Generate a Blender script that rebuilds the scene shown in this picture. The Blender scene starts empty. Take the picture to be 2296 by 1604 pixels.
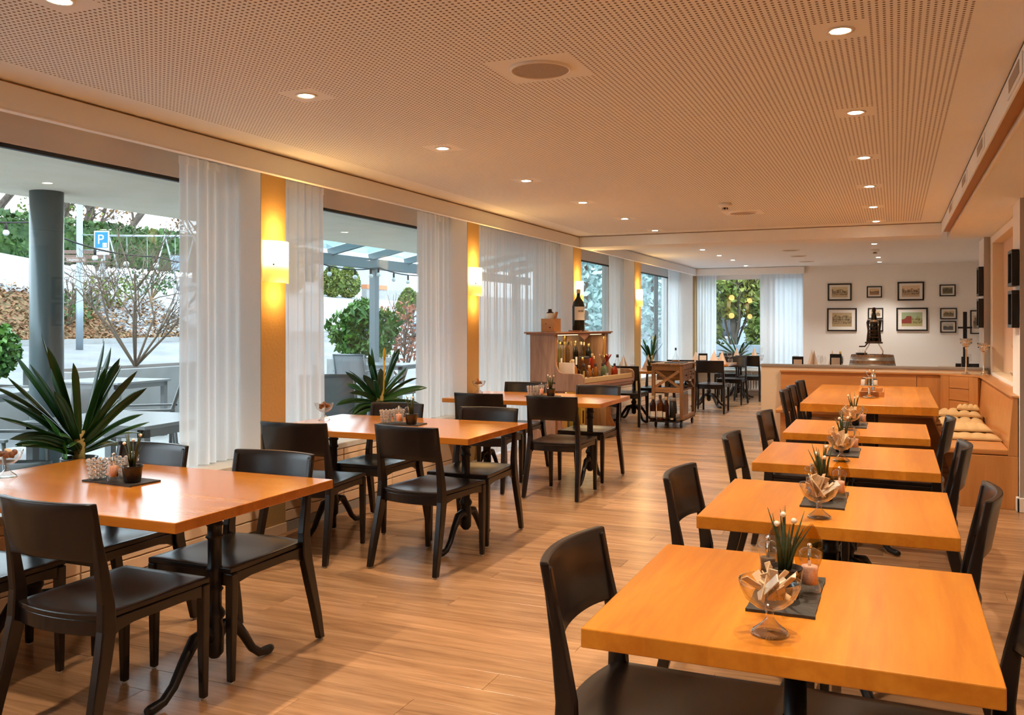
import bpy, bmesh, math, random
from mathutils import Vector, Matrix
R = random.Random(7)
PI = math.pi
sc = bpy.context.scene
C = sc.collection

# ------------------------------------------------------------------ camera, world, exposure
F_PX, H_CAM, VPX, HY = 2000.0, 1.42, 2007.0, 725.0
YAW = math.atan((VPX - 1148) / F_PX)
cam = bpy.data.cameras.new('camera')
cam.sensor_width = 36.0
cam.lens = F_PX / 2296 * 36.0
cam.shift_y = (HY - 802) / 2296
cam.clip_start, cam.clip_end = 0.05, 400
camo = bpy.data.objects.new('camera', cam)
camo.location = (0, 0, H_CAM)
camo.rotation_euler = (PI / 2, 0, YAW)
C.objects.link(camo)
sc.camera = camo

w = bpy.data.worlds.new('overcast_sky')
sc.world = w
w.use_nodes = True
bg = w.node_tree.nodes['Background']
bg.inputs[0].default_value = (0.80, 0.90, 1.0, 1)
bg.inputs[1].default_value = 2.3

sc.view_settings.view_transform = 'Standard'
sc.view_settings.look = 'None'
sc.view_settings.exposure = 1.35
sc.view_settings.gamma = 1.0
sc.view_settings.use_curve_mapping = False
sc.cycles.use_denoising = True
sc.cycles.use_adaptive_sampling = True
sc.cycles.adaptive_threshold = 0.035
sc.cycles.max_bounces = 6
sc.cycles.diffuse_bounces = 4
sc.cycles.glossy_bounces = 3
sc.cycles.transmission_bounces = 5
sc.cycles.transparent_max_bounces = 8
sc.cycles.use_light_tree = False
sc.cycles.sample_clamp_indirect = 6.0
sc.cycles.caustics_reflective = False
sc.cycles.caustics_refractive = False

WARM = (1.0, 0.80, 0.58)
DOWN_W = 42.0        # each ceiling spot
SCONCE_E = 3.6       # emission of the wall lamp shades

# ------------------------------------------------------------------ materials
MATS = {}
def nodes_of(name):
    m = bpy.data.materials.new(name); m.use_nodes = True
    nt = m.node_tree
    return m, nt, nt.nodes['Principled BSDF']
def N(nt, typ, **kw):
    n = nt.nodes.new(typ)
    for k, v in kw.items():
        setattr(n, k, v)
    return n
def L(nt, a, b): nt.links.new(a, b)
def col4(c): return (c[0], c[1], c[2], 1)
def srgb(r, g, b):
    f = lambda v: (v/255/12.92) if v/255 <= 0.04045 else ((v/255+0.055)/1.055)**2.4
    return (f(r), f(g), f(b))

def mat(name, col, rough=0.5, metal=0.0, spec=0.5, noise=None, bump=None, emit=None, trans=0.0, ior=1.45, coat=0.0, alpha=None):
    m, nt, p = nodes_of(name)
    p.inputs['Base Color'].default_value = col4(col)
    p.inputs['Roughness'].default_value = rough
    p.inputs['Metallic'].default_value = metal
    p.inputs['Specular IOR Level'].default_value = spec
    p.inputs['IOR'].default_value = ior
    p.inputs['Transmission Weight'].default_value = trans
    p.inputs['Coat Weight'].default_value = coat
    if noise or bump:
        tc = N(nt, 'ShaderNodeTexCoord')
    if noise:
        sca, c2 = noise
        nz = N(nt, 'ShaderNodeTexNoise'); nz.inputs['Scale'].default_value = sca; nz.inputs['Detail'].default_value = 5
        L(nt, tc.outputs['Object'], nz.inputs['Vector'])
        mx = N(nt, 'ShaderNodeMix', data_type='RGBA')
        mx.inputs[6].default_value = col4(col); mx.inputs[7].default_value = col4(c2)
        rp = N(nt, 'ShaderNodeMapRange'); rp.inputs[1].default_value = 0.35; rp.inputs[2].default_value = 0.65
        L(nt, nz.outputs['Fac'], rp.inputs[0]); L(nt, rp.outputs[0], mx.inputs[0])
        L(nt, mx.outputs[2], p.inputs['Base Color'])
    if bump:
        sca, st = bump
        nb = N(nt, 'ShaderNodeTexNoise'); nb.inputs['Scale'].default_value = sca; nb.inputs['Detail'].default_value = 4
        L(nt, tc.outputs['Object'], nb.inputs['Vector'])
        bp = N(nt, 'ShaderNodeBump'); bp.inputs['Strength'].default_value = st; bp.inputs['Distance'].default_value = 0.01
        L(nt, nb.outputs['Fac'], bp.inputs['Height']); L(nt, bp.outputs[0], p.inputs['Normal'])
    if emit:
        p.inputs['Emission Color'].default_value = col4(emit[0]); p.inputs['Emission Strength'].default_value = emit[1]
    MATS[name] = m
    return m

def wood(name, c1, c2, axis='x', grain=1.0, rough=0.4, stave=None, stave_axis='y', stave_amt=0.2, coat=0.0, spec=0.5, bump=0.08, coord='Object', island=False):
    """stretched-noise wood grain along one local axis, random shift for each object"""
    m, nt, p = nodes_of(name)
    tc = N(nt, 'ShaderNodeTexCoord'); oi = N(nt, 'ShaderNodeObjectInfo')
    sh = N(nt, 'ShaderNodeVectorMath', operation='SCALE'); sh.inputs[0].default_value = (13.1, 7.7, 5.3)
    rnd = oi.outputs['Random']
    if island:
        gi = N(nt, 'ShaderNodeNewGeometry')
        ad = N(nt, 'ShaderNodeMath', operation='ADD'); L(nt, oi.outputs['Random'], ad.inputs[0]); L(nt, gi.outputs['Random Per Island'], ad.inputs[1])
        fr = N(nt, 'ShaderNodeMath', operation='FRACT'); L(nt, ad.outputs[0], fr.inputs[0]); rnd = fr.outputs[0]
    L(nt, rnd, sh.inputs['Scale'])
    av = N(nt, 'ShaderNodeVectorMath', operation='ADD'); L(nt, tc.outputs[coord], av.inputs[0]); L(nt, sh.outputs[0], av.inputs[1])
    s = {'x': (1.2, 14, 14), 'y': (14, 1.2, 14), 'z': (14, 14, 1.2)}[axis]
    mp = N(nt, 'ShaderNodeMapping'); mp.inputs['Scale'].default_value = tuple(v*grain for v in s)
    L(nt, av.outputs[0], mp.inputs['Vector'])
    n1 = N(nt, 'ShaderNodeTexNoise'); n1.inputs['Scale'].default_value = 1.0; n1.inputs['Detail'].default_value = 6; n1.inputs['Distortion'].default_value = 0.9
    L(nt, mp.outputs[0], n1.inputs['Vector'])
    n2 = N(nt, 'ShaderNodeTexNoise'); n2.inputs['Scale'].default_value = 6.0; n2.inputs['Detail'].default_value = 3
    L(nt, mp.outputs[0], n2.inputs['Vector'])
    a = N(nt, 'ShaderNodeMath', operation='MULTIPLY_ADD'); a.inputs[1].default_value = 0.35; L(nt, n2.outputs['Fac'], a.inputs[0]); L(nt, n1.outputs['Fac'], a.inputs[2])
    rr = N(nt, 'ShaderNodeMapRange'); rr.inputs[1].default_value = 0.45; rr.inputs[2].default_value = 0.92; L(nt, a.outputs[0], rr.inputs[0])
    mx = N(nt, 'ShaderNodeMix', data_type='RGBA'); mx.inputs[6].default_value = col4(c1); mx.inputs[7].default_value = col4(c2)
    L(nt, rr.outputs[0], mx.inputs[0])
    out = mx.outputs[2]
    # brightness per piece / per stave
    src = rnd
    if stave:
        sx = N(nt, 'ShaderNodeSeparateXYZ'); L(nt, tc.outputs[coord], sx.inputs[0])
        dv = N(nt, 'ShaderNodeMath', operation='DIVIDE'); dv.inputs[1].default_value = stave
        L(nt, sx.outputs['XYZ'.index(stave_axis.upper())], dv.inputs[0])
        fl = N(nt, 'ShaderNodeMath', operation='FLOOR'); L(nt, dv.outputs[0], fl.inputs[0])
        a2 = N(nt, 'ShaderNodeMath', operation='ADD'); L(nt, fl.outputs[0], a2.inputs[0]); L(nt, oi.outputs['Random'], a2.inputs[1])
        wn = N(nt, 'ShaderNodeTexWhiteNoise', noise_dimensions='1D'); L(nt, a2.outputs[0], wn.inputs['W']); src = wn.outputs['Value']
    br = N(nt, 'ShaderNodeMapRange'); br.inputs[3].default_value = 1 - stave_amt; br.inputs[4].default_value = 1 + stave_amt; L(nt, src, br.inputs[0])
    hv = N(nt, 'ShaderNodeHueSaturation'); L(nt, br.outputs[0], hv.inputs['Value']); L(nt, out, hv.inputs['Color'])
    L(nt, hv.outputs[0], p.inputs['Base Color'])
    p.inputs['Roughness'].default_value = rough
    p.inputs['Coat Weight'].default_value = coat; p.inputs['Coat Roughness'].default_value = 0.2
    p.inputs['Specular IOR Level'].default_value = spec
    if bump:
        bp = N(nt, 'ShaderNodeBump'); bp.inputs['Strength'].default_value = bump; bp.inputs['Distance'].default_value = 0.004
        L(nt, a.outputs[0], bp.inputs['Height']); L(nt, bp.outputs[0], p.inputs['Normal'])
    MATS[name] = m
    return m

def thin_glass(name, tint=(1, 1, 1), ior=1.45, rough=0.0, gain=1.0):
    m = bpy.data.materials.new(name); m.use_nodes = True; nt = m.node_tree
    nt.nodes.remove(nt.nodes['Principled BSDF']); out = nt.nodes['Material Output']
    t = N(nt, 'ShaderNodeBsdfTransparent'); t.inputs[0].default_value = col4(tint)
    g = N(nt, 'ShaderNodeBsdfGlossy'); g.inputs['Roughness'].default_value = rough
    lw = N(nt, 'ShaderNodeLayerWeight'); lw.inputs['Blend'].default_value = 0.5
    pw = N(nt, 'ShaderNodeMath', operation='POWER'); pw.inputs[1].default_value = 4.0; L(nt, lw.outputs['Facing'], pw.inputs[0])
    ml = N(nt, 'ShaderNodeMath', operation='MULTIPLY_ADD'); ml.inputs[1].default_value = 0.75*gain; ml.inputs[2].default_value = 0.035*gain; ml.use_clamp = True
    L(nt, pw.outputs[0], ml.inputs[0])
    mx = N(nt, 'ShaderNodeMixShader'); L(nt, ml.outputs[0], mx.inputs[0]); L(nt, t.outputs[0], mx.inputs[1]); L(nt, g.outputs[0], mx.inputs[2])
    L(nt, mx.outputs[0], out.inputs['Surface'])
    MATS[name] = m
    return m

def sheer(name, col, see, transl):
    m = bpy.data.materials.new(name); m.use_nodes = True; nt = m.node_tree
    nt.nodes.remove(nt.nodes['Principled BSDF']); out = nt.nodes['Material Output']
    t = N(nt, 'ShaderNodeBsdfTransparent'); d = N(nt, 'ShaderNodeBsdfDiffuse'); tl = N(nt, 'ShaderNodeBsdfTranslucent')
    d.inputs[0].default_value = col4(col); tl.inputs[0].default_value = col4(col)
    m1 = N(nt, 'ShaderNodeMixShader'); m1.inputs[0].default_value = transl; L(nt, d.outputs[0], m1.inputs[1]); L(nt, tl.outputs[0], m1.inputs[2])
    m2 = N(nt, 'ShaderNodeMixShader'); m2.inputs[0].default_value = see; L(nt, m1.outputs[0], m2.inputs[1]); L(nt, t.outputs[0], m2.inputs[2])
    L(nt, m2.outputs[0], out.inputs['Surface'])
    MATS[name] = m
    return m

def perforated(name, col, hole, pitch, radius):
    m, nt, p = nodes_of(name)
    g = N(nt, 'ShaderNodeNewGeometry')
    fr = N(nt, 'ShaderNodeVectorMath', operation='SCALE'); fr.inputs['Scale'].default_value = 1/pitch; L(nt, g.outputs['Position'], fr.inputs[0])
    f2 = N(nt, 'ShaderNodeVectorMath', operation='FRACTION'); L(nt, fr.outputs[0], f2.inputs[0])
    sb = N(nt, 'ShaderNodeVectorMath', operation='SUBTRACT'); sb.inputs[1].default_value = (0.5, 0.5, 0); L(nt, f2.outputs[0], sb.inputs[0])
    ml = N(nt, 'ShaderNodeVectorMath', operation='MULTIPLY'); ml.inputs[1].default_value = (1, 1, 0); L(nt, sb.outputs[0], ml.inputs[0])
    ln = N(nt, 'ShaderNodeVectorMath', operation='LENGTH'); L(nt, ml.outputs[0], ln.inputs[0])
    lt = N(nt, 'ShaderNodeMapRange'); lt.inputs[1].default_value = radius/pitch*0.85; lt.inputs[2].default_value = radius/pitch*1.15
    L(nt, ln.outputs['Value'], lt.inputs[0])
    mx = N(nt, 'ShaderNodeMix', data_type='RGBA'); mx.inputs[6].default_value = col4(hole); mx.inputs[7].default_value = col4(col)
    L(nt, lt.outputs[0], mx.inputs[0]); L(nt, mx.outputs[2], p.inputs['Base Color'])
    p.inputs['Roughness'].default_value = 0.8; p.inputs['Specular IOR Level'].default_value = 0.1
    MATS[name] = m
    return m

def picture(name, sky, hill, ground, seed, line=0.5, amp=0.5, roofs=None):
    """a small printed landscape: sky above a noisy ridge line, darker ground below"""
    m, nt, p = nodes_of(name)
    tc = N(nt, 'ShaderNodeTexCoord'); sx = N(nt, 'ShaderNodeSeparateXYZ'); L(nt, tc.outputs['Generated'], sx.inputs[0])
    cb = N(nt, 'ShaderNodeCombineXYZ'); cb.inputs[1].default_value = seed
    L(nt, sx.outputs[0], cb.inputs[0])
    n1 = N(nt, 'ShaderNodeTexNoise'); n1.inputs['Scale'].default_value = 3.0; n1.inputs['Detail'].default_value = 3; L(nt, cb.outputs[0], n1.inputs['Vector'])
    md = N(nt, 'ShaderNodeMath', operation='MULTIPLY_ADD'); md.inputs[1].default_value = amp*2; md.inputs[2].default_value = line - amp
    L(nt, n1.outputs['Fac'], md.inputs[0])
    gt = N(nt, 'ShaderNodeMath', operation='GREATER_THAN'); L(nt, md.outputs[0], gt.inputs[0]); L(nt, sx.outputs[2], gt.inputs[1])
    n2 = N(nt, 'ShaderNodeTexNoise'); n2.inputs['Scale'].default_value = 9.0; n2.inputs['Detail'].default_value = 6; L(nt, tc.outputs['Generated'], n2.inputs['Vector'])
    rp = N(nt, 'ShaderNodeMapRange'); rp.inputs[1].default_value = 0.35; rp.inputs[2].default_value = 0.62; L(nt, n2.outputs['Fac'], rp.inputs[0])
    a = N(nt, 'ShaderNodeMix', data_type='RGBA'); a.inputs[6].default_value = col4(hill); a.inputs[7].default_value = col4(ground); L(nt, rp.outputs[0], a.inputs[0])
    if roofs:
        lt = N(nt, 'ShaderNodeMath', operation='LESS_THAN'); lt.inputs[1].default_value = 0.48; L(nt, sx.outputs[0], lt.inputs[0])
        rb = N(nt, 'ShaderNodeMix', data_type='RGBA'); L(nt, lt.outputs[0], rb.inputs[0]); L(nt, a.outputs[2], rb.inputs[6]); rb.inputs[7].default_value = col4(roofs)
        a = rb
    low = N(nt, 'ShaderNodeMath', operation='LESS_THAN'); low.inputs[1].default_value = 0.2; L(nt, sx.outputs[2], low.inputs[0])
    a3 = N(nt, 'ShaderNodeMix', data_type='RGBA'); L(nt, low.outputs[0], a3.inputs[0]); L(nt, a.outputs[2], a3.inputs[6]); a3.inputs[7].default_value = col4(ground)
    b = N(nt, 'ShaderNodeMix', data_type='RGBA'); L(nt, gt.outputs[0], b.inputs[0]); b.inputs[6].default_value = col4(sky); L(nt, a3.outputs[2], b.inputs[7])
    L(nt, b.outputs[2], p.inputs['Base Color'])
    p.inputs['Roughness'].default_value = 0.35
    return m

def mk(*a, **k): return mat(*a, **k)
mk('plaster', (0.72, 0.61, 0.46), 0.85, spec=0.2, bump=(60, 0.12))
mk('plaster_white', (0.85, 0.84, 0.82), 0.85, spec=0.2, bump=(60, 0.06))
mk('pilaster_paint', (0.42, 0.265, 0.105), 0.8, spec=0.2, bump=(45, 0.35))
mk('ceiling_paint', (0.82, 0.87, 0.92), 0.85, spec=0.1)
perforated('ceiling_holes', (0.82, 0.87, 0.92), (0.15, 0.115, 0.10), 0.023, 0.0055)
mk('lintel_paint', (0.62, 0.59, 0.57), 0.7, spec=0.2)
mk('black_slot', (0.01, 0.01, 0.012), 0.5)
mk('frame_white', (0.72, 0.73, 0.73), 0.4)
mk('sill_stone', (0.62, 0.58, 0.52), 0.35, noise=(14, (0.55, 0.51, 0.45)))
wood('panel_paint', (0.70, 0.50, 0.32), (0.76, 0.57, 0.39), 'y', 0.6, 0.5, stave_amt=0.04, bump=0.02)
mk('grey_pillar', (0.42, 0.38, 0.34), 0.7)
mk('niche_peach', (0.72, 0.52, 0.36), 0.7)
mk('cap_grey', (0.30, 0.27, 0.24), 0.55)
mk('rail_brown', (0.40, 0.20, 0.07), 0.5)
thin_glass('window_glass', (0.93, 0.97, 0.97), 1.5, 0.0, 0.8)
sheer('sheer_white', (0.90, 0.91, 0.92), 0.13, 0.66)
wood('floor_oak', (0.27, 0.138, 0.064), (0.52, 0.29, 0.145), 'x', 1.1, 0.26, stave_amt=0.16, bump=0.12, island=True, spec=0.5)
mk('subfloor', (0.05, 0.03, 0.02), 0.8)
wood('table_wood_y', (0.55, 0.175, 0.014), (0.73, 0.285, 0.028), 'y', 0.8, 0.28, stave=0.135, stave_axis='x', stave_amt=0.10, bump=0.02)
wood('table_wood_x', (0.54, 0.17, 0.018), (0.70, 0.265, 0.034), 'x', 0.8, 0.2, stave=0.12, stave_axis='y', stave_amt=0.08, bump=0.015, coat=0.6)
wood('bench_wood_x', (0.50, 0.215, 0.065), (0.62, 0.29, 0.095), 'x', 0.7, 0.3, stave_amt=0.06, bump=0.02)
wood('bench_wood_z', (0.48, 0.205, 0.06), (0.61, 0.285, 0.092), 'z', 0.7, 0.3, stave_amt=0.06, bump=0.02)
wood('chair_stain', (0.0075, 0.0055, 0.0053), (0.018, 0.0115, 0.0095), 'z', 1.5, 0.27, stave_amt=0.1, bump=0.05)
mk('cast_iron', (0.018, 0.016, 0.017), 0.38, 0.3)
mk('glide_white', (0.7, 0.68, 0.62), 0.5)
mk('slate', (0.026, 0.021, 0.017), 0.55, noise=(25, (0.038, 0.030, 0.024)), bump=(40, 0.2))
mk('pot_black', (0.02, 0.014, 0.012), 0.22)
mk('soil', (0.03, 0.018, 0.01), 0.9)
mk('spike_green', (0.022, 0.035, 0.010), 0.5, noise=(30, (0.06, 0.075, 0.02)))
mk('pearl', (0.85, 0.78, 0.66), 0.2)
mk('clear_glass', (1, 1, 1), 0.02, trans=1.0, ior=1.42)
thin_glass('thin_clear', (0.96, 0.96, 0.95), 1.45, 0.02, 1.6)
mk('bead_glass', (0.95, 0.88, 0.82), 0.06, 0.0, trans=0.75, ior=1.5)
thin_glass('cut_glass', (0.94, 0.93, 0.91), 1.45, 0.04, 3.0)
thin_glass('thin_amber', (0.85, 0.72, 0.35), 1.45, 0.05, 1.6)
thin_glass('thin_grey', (0.62, 0.62, 0.60), 1.45, 0.08, 1.8)
mk('chrome', (0.85, 0.82, 0.78), 0.12, 1.0)
mk('gold_chrome', (0.86, 0.74, 0.58), 0.15, 1.0)
mk('pink_salt', (0.78, 0.36, 0.22), 0.7, noise=(200, (0.85, 0.55, 0.42)))
mk('peppercorn', (0.07, 0.045, 0.03), 0.6, noise=(200, (0.16, 0.10, 0.06)))
mk('paper_white', (0.82, 0.76, 0.66), 0.7)
mk('paper_kraft', (0.62, 0.42, 0.24), 0.7, noise=(30, (0.72, 0.52, 0.33)))
mk('cookie', (0.42, 0.17, 0.05), 0.6, noise=(40, (0.60, 0.30, 0.11)))
mk('truffle', (0.16, 0.06, 0.035), 0.5)
mk('leaf_dark', (0.012, 0.052, 0.014), 0.28, noise=(3, (0.035, 0.12, 0.022)))
mk('leaf_fresh', (0.06, 0.20, 0.02), 0.35)
mk('stem_pale', (0.42, 0.40, 0.16), 0.5, noise=(8, (0.55, 0.33, 0.10)))
mk('petal_yellow', (0.85, 0.52, 0.04), 0.5)
mk('ceramic_black', (0.012, 0.012, 0.014), 0.08)
mk('ceramic_white', (0.75, 0.72, 0.66), 0.3)
mk('cushion_tan', (0.62, 0.42, 0.20), 0.9, bump=(250, 0.2))
mk('frame_black', (0.012, 0.010, 0.010), 0.4)
mk('frame_grey', (0.30, 0.28, 0.27), 0.4)
mk('mat_board', (0.82, 0.80, 0.76), 0.7)
mk('speaker_grille', (0.46, 0.40, 0.35), 0.8, noise=(260, (0.30, 0.26, 0.22)))
mk('plastic_white', (0.80, 0.78, 0.74), 0.4)
mk('strip_glow', (1, 0.9, 0.7), 0.5, emit=((1.0, 0.80, 0.48), 0.8))
mk('lamp_glow', (1, 0.9, 0.7), 0.5, emit=((1.0, 0.86, 0.62), 30.0))
wood('piano_wood', (0.22, 0.10, 0.050), (0.46, 0.25, 0.14), 'z', 1.0, 0.35, stave_amt=0.05, bump=0.05)
wood('piano_trim', (0.26, 0.095, 0.036), (0.40, 0.165, 0.068), 'y', 0.8, 0.25, stave_amt=0.05, bump=0.02, coat=0.4)
mk('mirror', (0.80, 0.80, 0.74), 0.03, 1.0)
mk('gilt', (0.80, 0.52, 0.14), 0.3, 0.9)
mk('brass_rail', (0.72, 0.50, 0.24), 0.35, 0.6)
mk('ebony_shelf', (0.012, 0.011, 0.010), 0.12)
wood('box_pine', (0.50, 0.20, 0.05), (0.64, 0.30, 0.09), 'x', 0.8, 0.45, stave_amt=0.1)
wood('cart_wood', (0.18, 0.085, 0.034), (0.42, 0.22, 0.10), 'z', 1.2, 0.55, stave_amt=0.2, bump=0.2)
wood('cart_wood_x', (0.20, 0.095, 0.036), (0.46, 0.24, 0.105), 'x', 1.2, 0.55, stave_amt=0.2, bump=0.2)
mk('rubber', (0.012, 0.012, 0.012), 0.5)
thin_glass('bottle_green', (0.12, 0.16, 0.05), 1.5, 0.03, 2.0)
mk('bottle_dark', (0.012, 0.014, 0.010), 0.08)
mk('bottle_wine', (0.035, 0.010, 0.006), 0.08)
mk('amber_liquid', (0.42, 0.13, 0.015), 0.08, trans=0.35)
mk('rum_dark', (0.10, 0.026, 0.006), 0.08)
mk('red_liquid', (0.40, 0.04, 0.008), 0.1, trans=0.3)
mk('gold_cap', (0.80, 0.60, 0.22), 0.3, 0.8)
mk('cork', (0.62, 0.44, 0.24), 0.7)
mk('label_cream', (0.78, 0.70, 0.58), 0.6)
mk('label_white', (0.82, 0.80, 0.76), 0.6)
mk('label_red', (0.45, 0.04, 0.03), 0.6)
mk('ink', (0.03, 0.02, 0.02), 0.6)
mk('box_yellow', (0.78, 0.56, 0.10), 0.5)
mk('box_green', (0.10, 0.14, 0.05), 0.5)
wood('barrel_wood', (0.14, 0.06, 0.025), (0.30, 0.15, 0.065), 'z', 1.0, 0.5, stave_amt=0.12)
mk('hoop_steel', (0.42, 0.41, 0.40), 0.35, 0.8, noise=(20, (0.30, 0.29, 0.28)))
mk('bronze_dark', (0.07, 0.045, 0.03), 0.35, 0.7)
mk('napkin', (0.80, 0.66, 0.52), 0.8)
mk('radiator_white', (0.78, 0.78, 0.76), 0.4)
# outdoors
mk('soffit_render', (0.84, 0.76, 0.62), 0.9, noise=(3, (0.88, 0.80, 0.67)), bump=(120, 0.4))
mk('steel_column', (0.098, 0.131, 0.139), 0.3, 0.2)
mk('steel_frame', (0.140, 0.175, 0.189), 0.4, 0.2)
mk('lamp_post_steel', (0.252, 0.312, 0.360), 0.4, 0.4)
thin_glass('roof_glass', (0.72, 0.86, 0.88), 1.5, 0.1, 1.0)
mk('paver', (0.33, 0.33, 0.32), 0.8, noise=(3, (0.42, 0.42, 0.41)))
mk('alu_grey', (0.210, 0.224, 0.231), 0.4, 0.5)
mk('sling_grey', (0.231, 0.248, 0.264), 0.8)
mk('garden_table_top', (0.240, 0.258, 0.270), 0.25)
mk('concrete', (0.276, 0.282, 0.276), 0.85, noise=(4, (0.330, 0.336, 0.336)))
mk('hedge_leaf', (0.015, 0.051, 0.011), 0.6, noise=(1.5, (0.060, 0.132, 0.024)))
mk('laurel_leaf', (0.027, 0.102, 0.012), 0.4, noise=(4, (0.096, 0.216, 0.030)))
mk('thuja_leaf', (0.078, 0.132, 0.021), 0.7, noise=(2, (0.168, 0.204, 0.036)))
mk('cypress_leaf', (0.10, 0.16, 0.02), 0.7, noise=(1.2, (0.26, 0.24, 0.05)))
mk('frosted_leaf', (0.20, 0.36, 0.34), 0.8, noise=(2, (0.46, 0.60, 0.60)))
mk('rust_leaf', (0.240, 0.072, 0.036), 0.8, noise=(3, (0.348, 0.150, 0.090)))
mk('twig_brown', (0.121, 0.088, 0.061), 0.9)
mk('bark', (0.088, 0.066, 0.050), 0.9, noise=(6, (0.143, 0.116, 0.094)))
mk('brown_leaf', (0.182, 0.077, 0.028), 0.85, noise=(2, (0.248, 0.154, 0.066)))
mk('sign_blue', (0.0, 0.16, 0.72), 0.4)
mk('sign_white', (0.510, 0.522, 0.528), 0.4)
mk('street_sign', (0.204, 0.132, 0.102), 0.5)
mk('bench_plank', (0.156, 0.096, 0.078), 0.7)
mk('swing_steel', (0.330, 0.372, 0.396), 0.4, 0.4)
mk('house_wall', (0.36, 0.42, 0.48), 0.8)
mk('house_roof', (0.30, 0.32, 0.36), 0.8)
mk('car_blue', (0.05, 0.11, 0.20), 0.2, 0.3)
mk('car_silver', (0.210, 0.270, 0.330), 0.2, 0.4)
mk('car_glass', (0.02, 0.03, 0.04), 0.05)
mk('terracotta', (0.50, 0.20, 0.10), 0.8)
mk('bulb_white', (0.595, 0.595, 0.574), 0.2)
mk('cable_black', (0.01, 0.01, 0.01), 0.6)

# lamp shade glass: brightest around the bulb in its upper half
def shade_glow():
    m, nt, p = nodes_of('shade_glass')
    tc = N(nt, 'ShaderNodeTexCoord'); sx = N(nt, 'ShaderNodeSeparateXYZ'); L(nt, tc.outputs['Generated'], sx.inputs[0])
    cr = N(nt, 'ShaderNodeValToRGB'); e = cr.color_ramp.elements
    e[0].position = 0.0; e[0].color = (0.95, 0.36, 0.05, 1)
    e[1].position = 1.0; e[1].color = (1.0, 0.62, 0.18, 1)
    a = e.new(0.28); a.color = (1.0, 0.42, 0.07, 1)
    a = e.new(0.55); a.color = (1.0, 0.80, 0.45, 1)
    a = e.new(0.75); a.color = (1.0, 0.82, 0.48, 1)
    L(nt, sx.outputs[2], cr.inputs[0]); L(nt, cr.outputs[0], p.inputs['Emission Color'])
    st = N(nt, 'ShaderNodeValToRGB'); e = st.color_ramp.elements
    e[0].color = (0.13, 0.13, 0.13, 1); e[1].color = (0.55, 0.55, 0.55, 1)
    a = e.new(0.3); a.color = (0.22, 0.22, 0.22, 1)
    a = e.new(0.62); a.color = (0.85, 0.85, 0.85, 1)
    L(nt, sx.outputs[2], st.inputs[0])
    mu = N(nt, 'ShaderNodeMath', operation='MULTIPLY'); mu.inputs[1].default_value = SCONCE_E; L(nt, st.outputs[0], mu.inputs[0])
    L(nt, mu.outputs[0], p.inputs['Emission Strength'])
    p.inputs['Base Color'].default_value = (0.8, 0.6, 0.3, 1)
    MATS['shade_glass'] = m
shade_glow()

def ground_mat():
    """asphalt and pavement near the house, leaf litter bank, snow further up and along"""
    m, nt, p = nodes_of('ground_outside')
    g = N(nt, 'ShaderNodeNewGeometry'); sx = N(nt, 'ShaderNodeSeparateXYZ'); L(nt, g.outputs['Position'], sx.inputs[0])
    nz = N(nt, 'ShaderNodeTexNoise'); nz.inputs['Scale'].default_value = 0.9; nz.inputs['Detail'].default_value = 7; L(nt, g.outputs['Position'], nz.inputs['Vector'])
    nf = N(nt, 'ShaderNodeTexNoise'); nf.inputs['Scale'].default_value = 7; nf.inputs['Detail'].default_value = 5; L(nt, g.outputs['Position'], nf.inputs['Vector'])
    lit = N(nt, 'ShaderNodeValToRGB'); e = lit.color_ramp.elements
    e[0].position = 0.33; e[0].color = (0.06, 0.055, 0.02, 1); e[1].position = 0.66; e[1].color = (0.27, 0.10, 0.06, 1)
    a = e.new(0.5); a.color = (0.20, 0.13, 0.06, 1)
    L(nt, nf.outputs['Fac'], lit.inputs[0])
    # snow amount: grows with height and with y
    s1 = N(nt, 'ShaderNodeMath', operation='MULTIPLY_ADD'); s1.inputs[1].default_value = 0.60; s1.inputs[2].default_value = -1.35; L(nt, sx.outputs[2], s1.inputs[0])
    s2 = N(nt, 'ShaderNodeMath', operation='MULTIPLY_ADD'); s2.inputs[1].default_value = 0.10; s2.inputs[2].default_value = -2.05; L(nt, sx.outputs[1], s2.inputs[0])
    sm = N(nt, 'ShaderNodeMath', operation='MAXIMUM'); L(nt, s1.outputs[0], sm.inputs[0]); L(nt, s2.outputs[0], sm.inputs[1])
    s3 = N(nt, 'ShaderNodeMath', operation='ADD'); L(nt, sm.outputs[0], s3.inputs[0]); L(nt, nz.outputs['Fac'], s3.inputs[1])
    sf = N(nt, 'ShaderNodeMapRange'); sf.inputs[1].default_value = 0.45; sf.inputs[2].default_value = 0.55; L(nt, s3.outputs[0], sf.inputs[0])
    pt = N(nt, 'ShaderNodeMapRange'); pt.inputs[1].default_value = 0.60; pt.inputs[2].default_value = 0.66; pt.inputs[3].default_value = 0; pt.inputs[4].default_value = 1
    L(nt, nf.outputs['Fac'], pt.inputs[0])
    gr = N(nt, 'ShaderNodeMix', data_type='RGBA'); L(nt, pt.outputs[0], gr.inputs[0]); gr.inputs[6].default_value = (0.36, 0.38, 0.41, 1); gr.inputs[7].default_value = (0.14, 0.17, 0.11, 1)
    b = N(nt, 'ShaderNodeMix', data_type='RGBA'); L(nt, sf.outputs[0], b.inputs[0]); L(nt, lit.outputs[0], b.inputs[6]); L(nt, gr.outputs[2], b.inputs[7])
    L(nt, b.outputs[2], p.inputs['Base Color']); p.inputs['Roughness'].default_value = 0.9
    MATS['ground_outside'] = m
ground_mat()
mk('asphalt', (0.10, 0.105, 0.11), 0.6, noise=(0.8, (0.17, 0.18, 0.185)))

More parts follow.
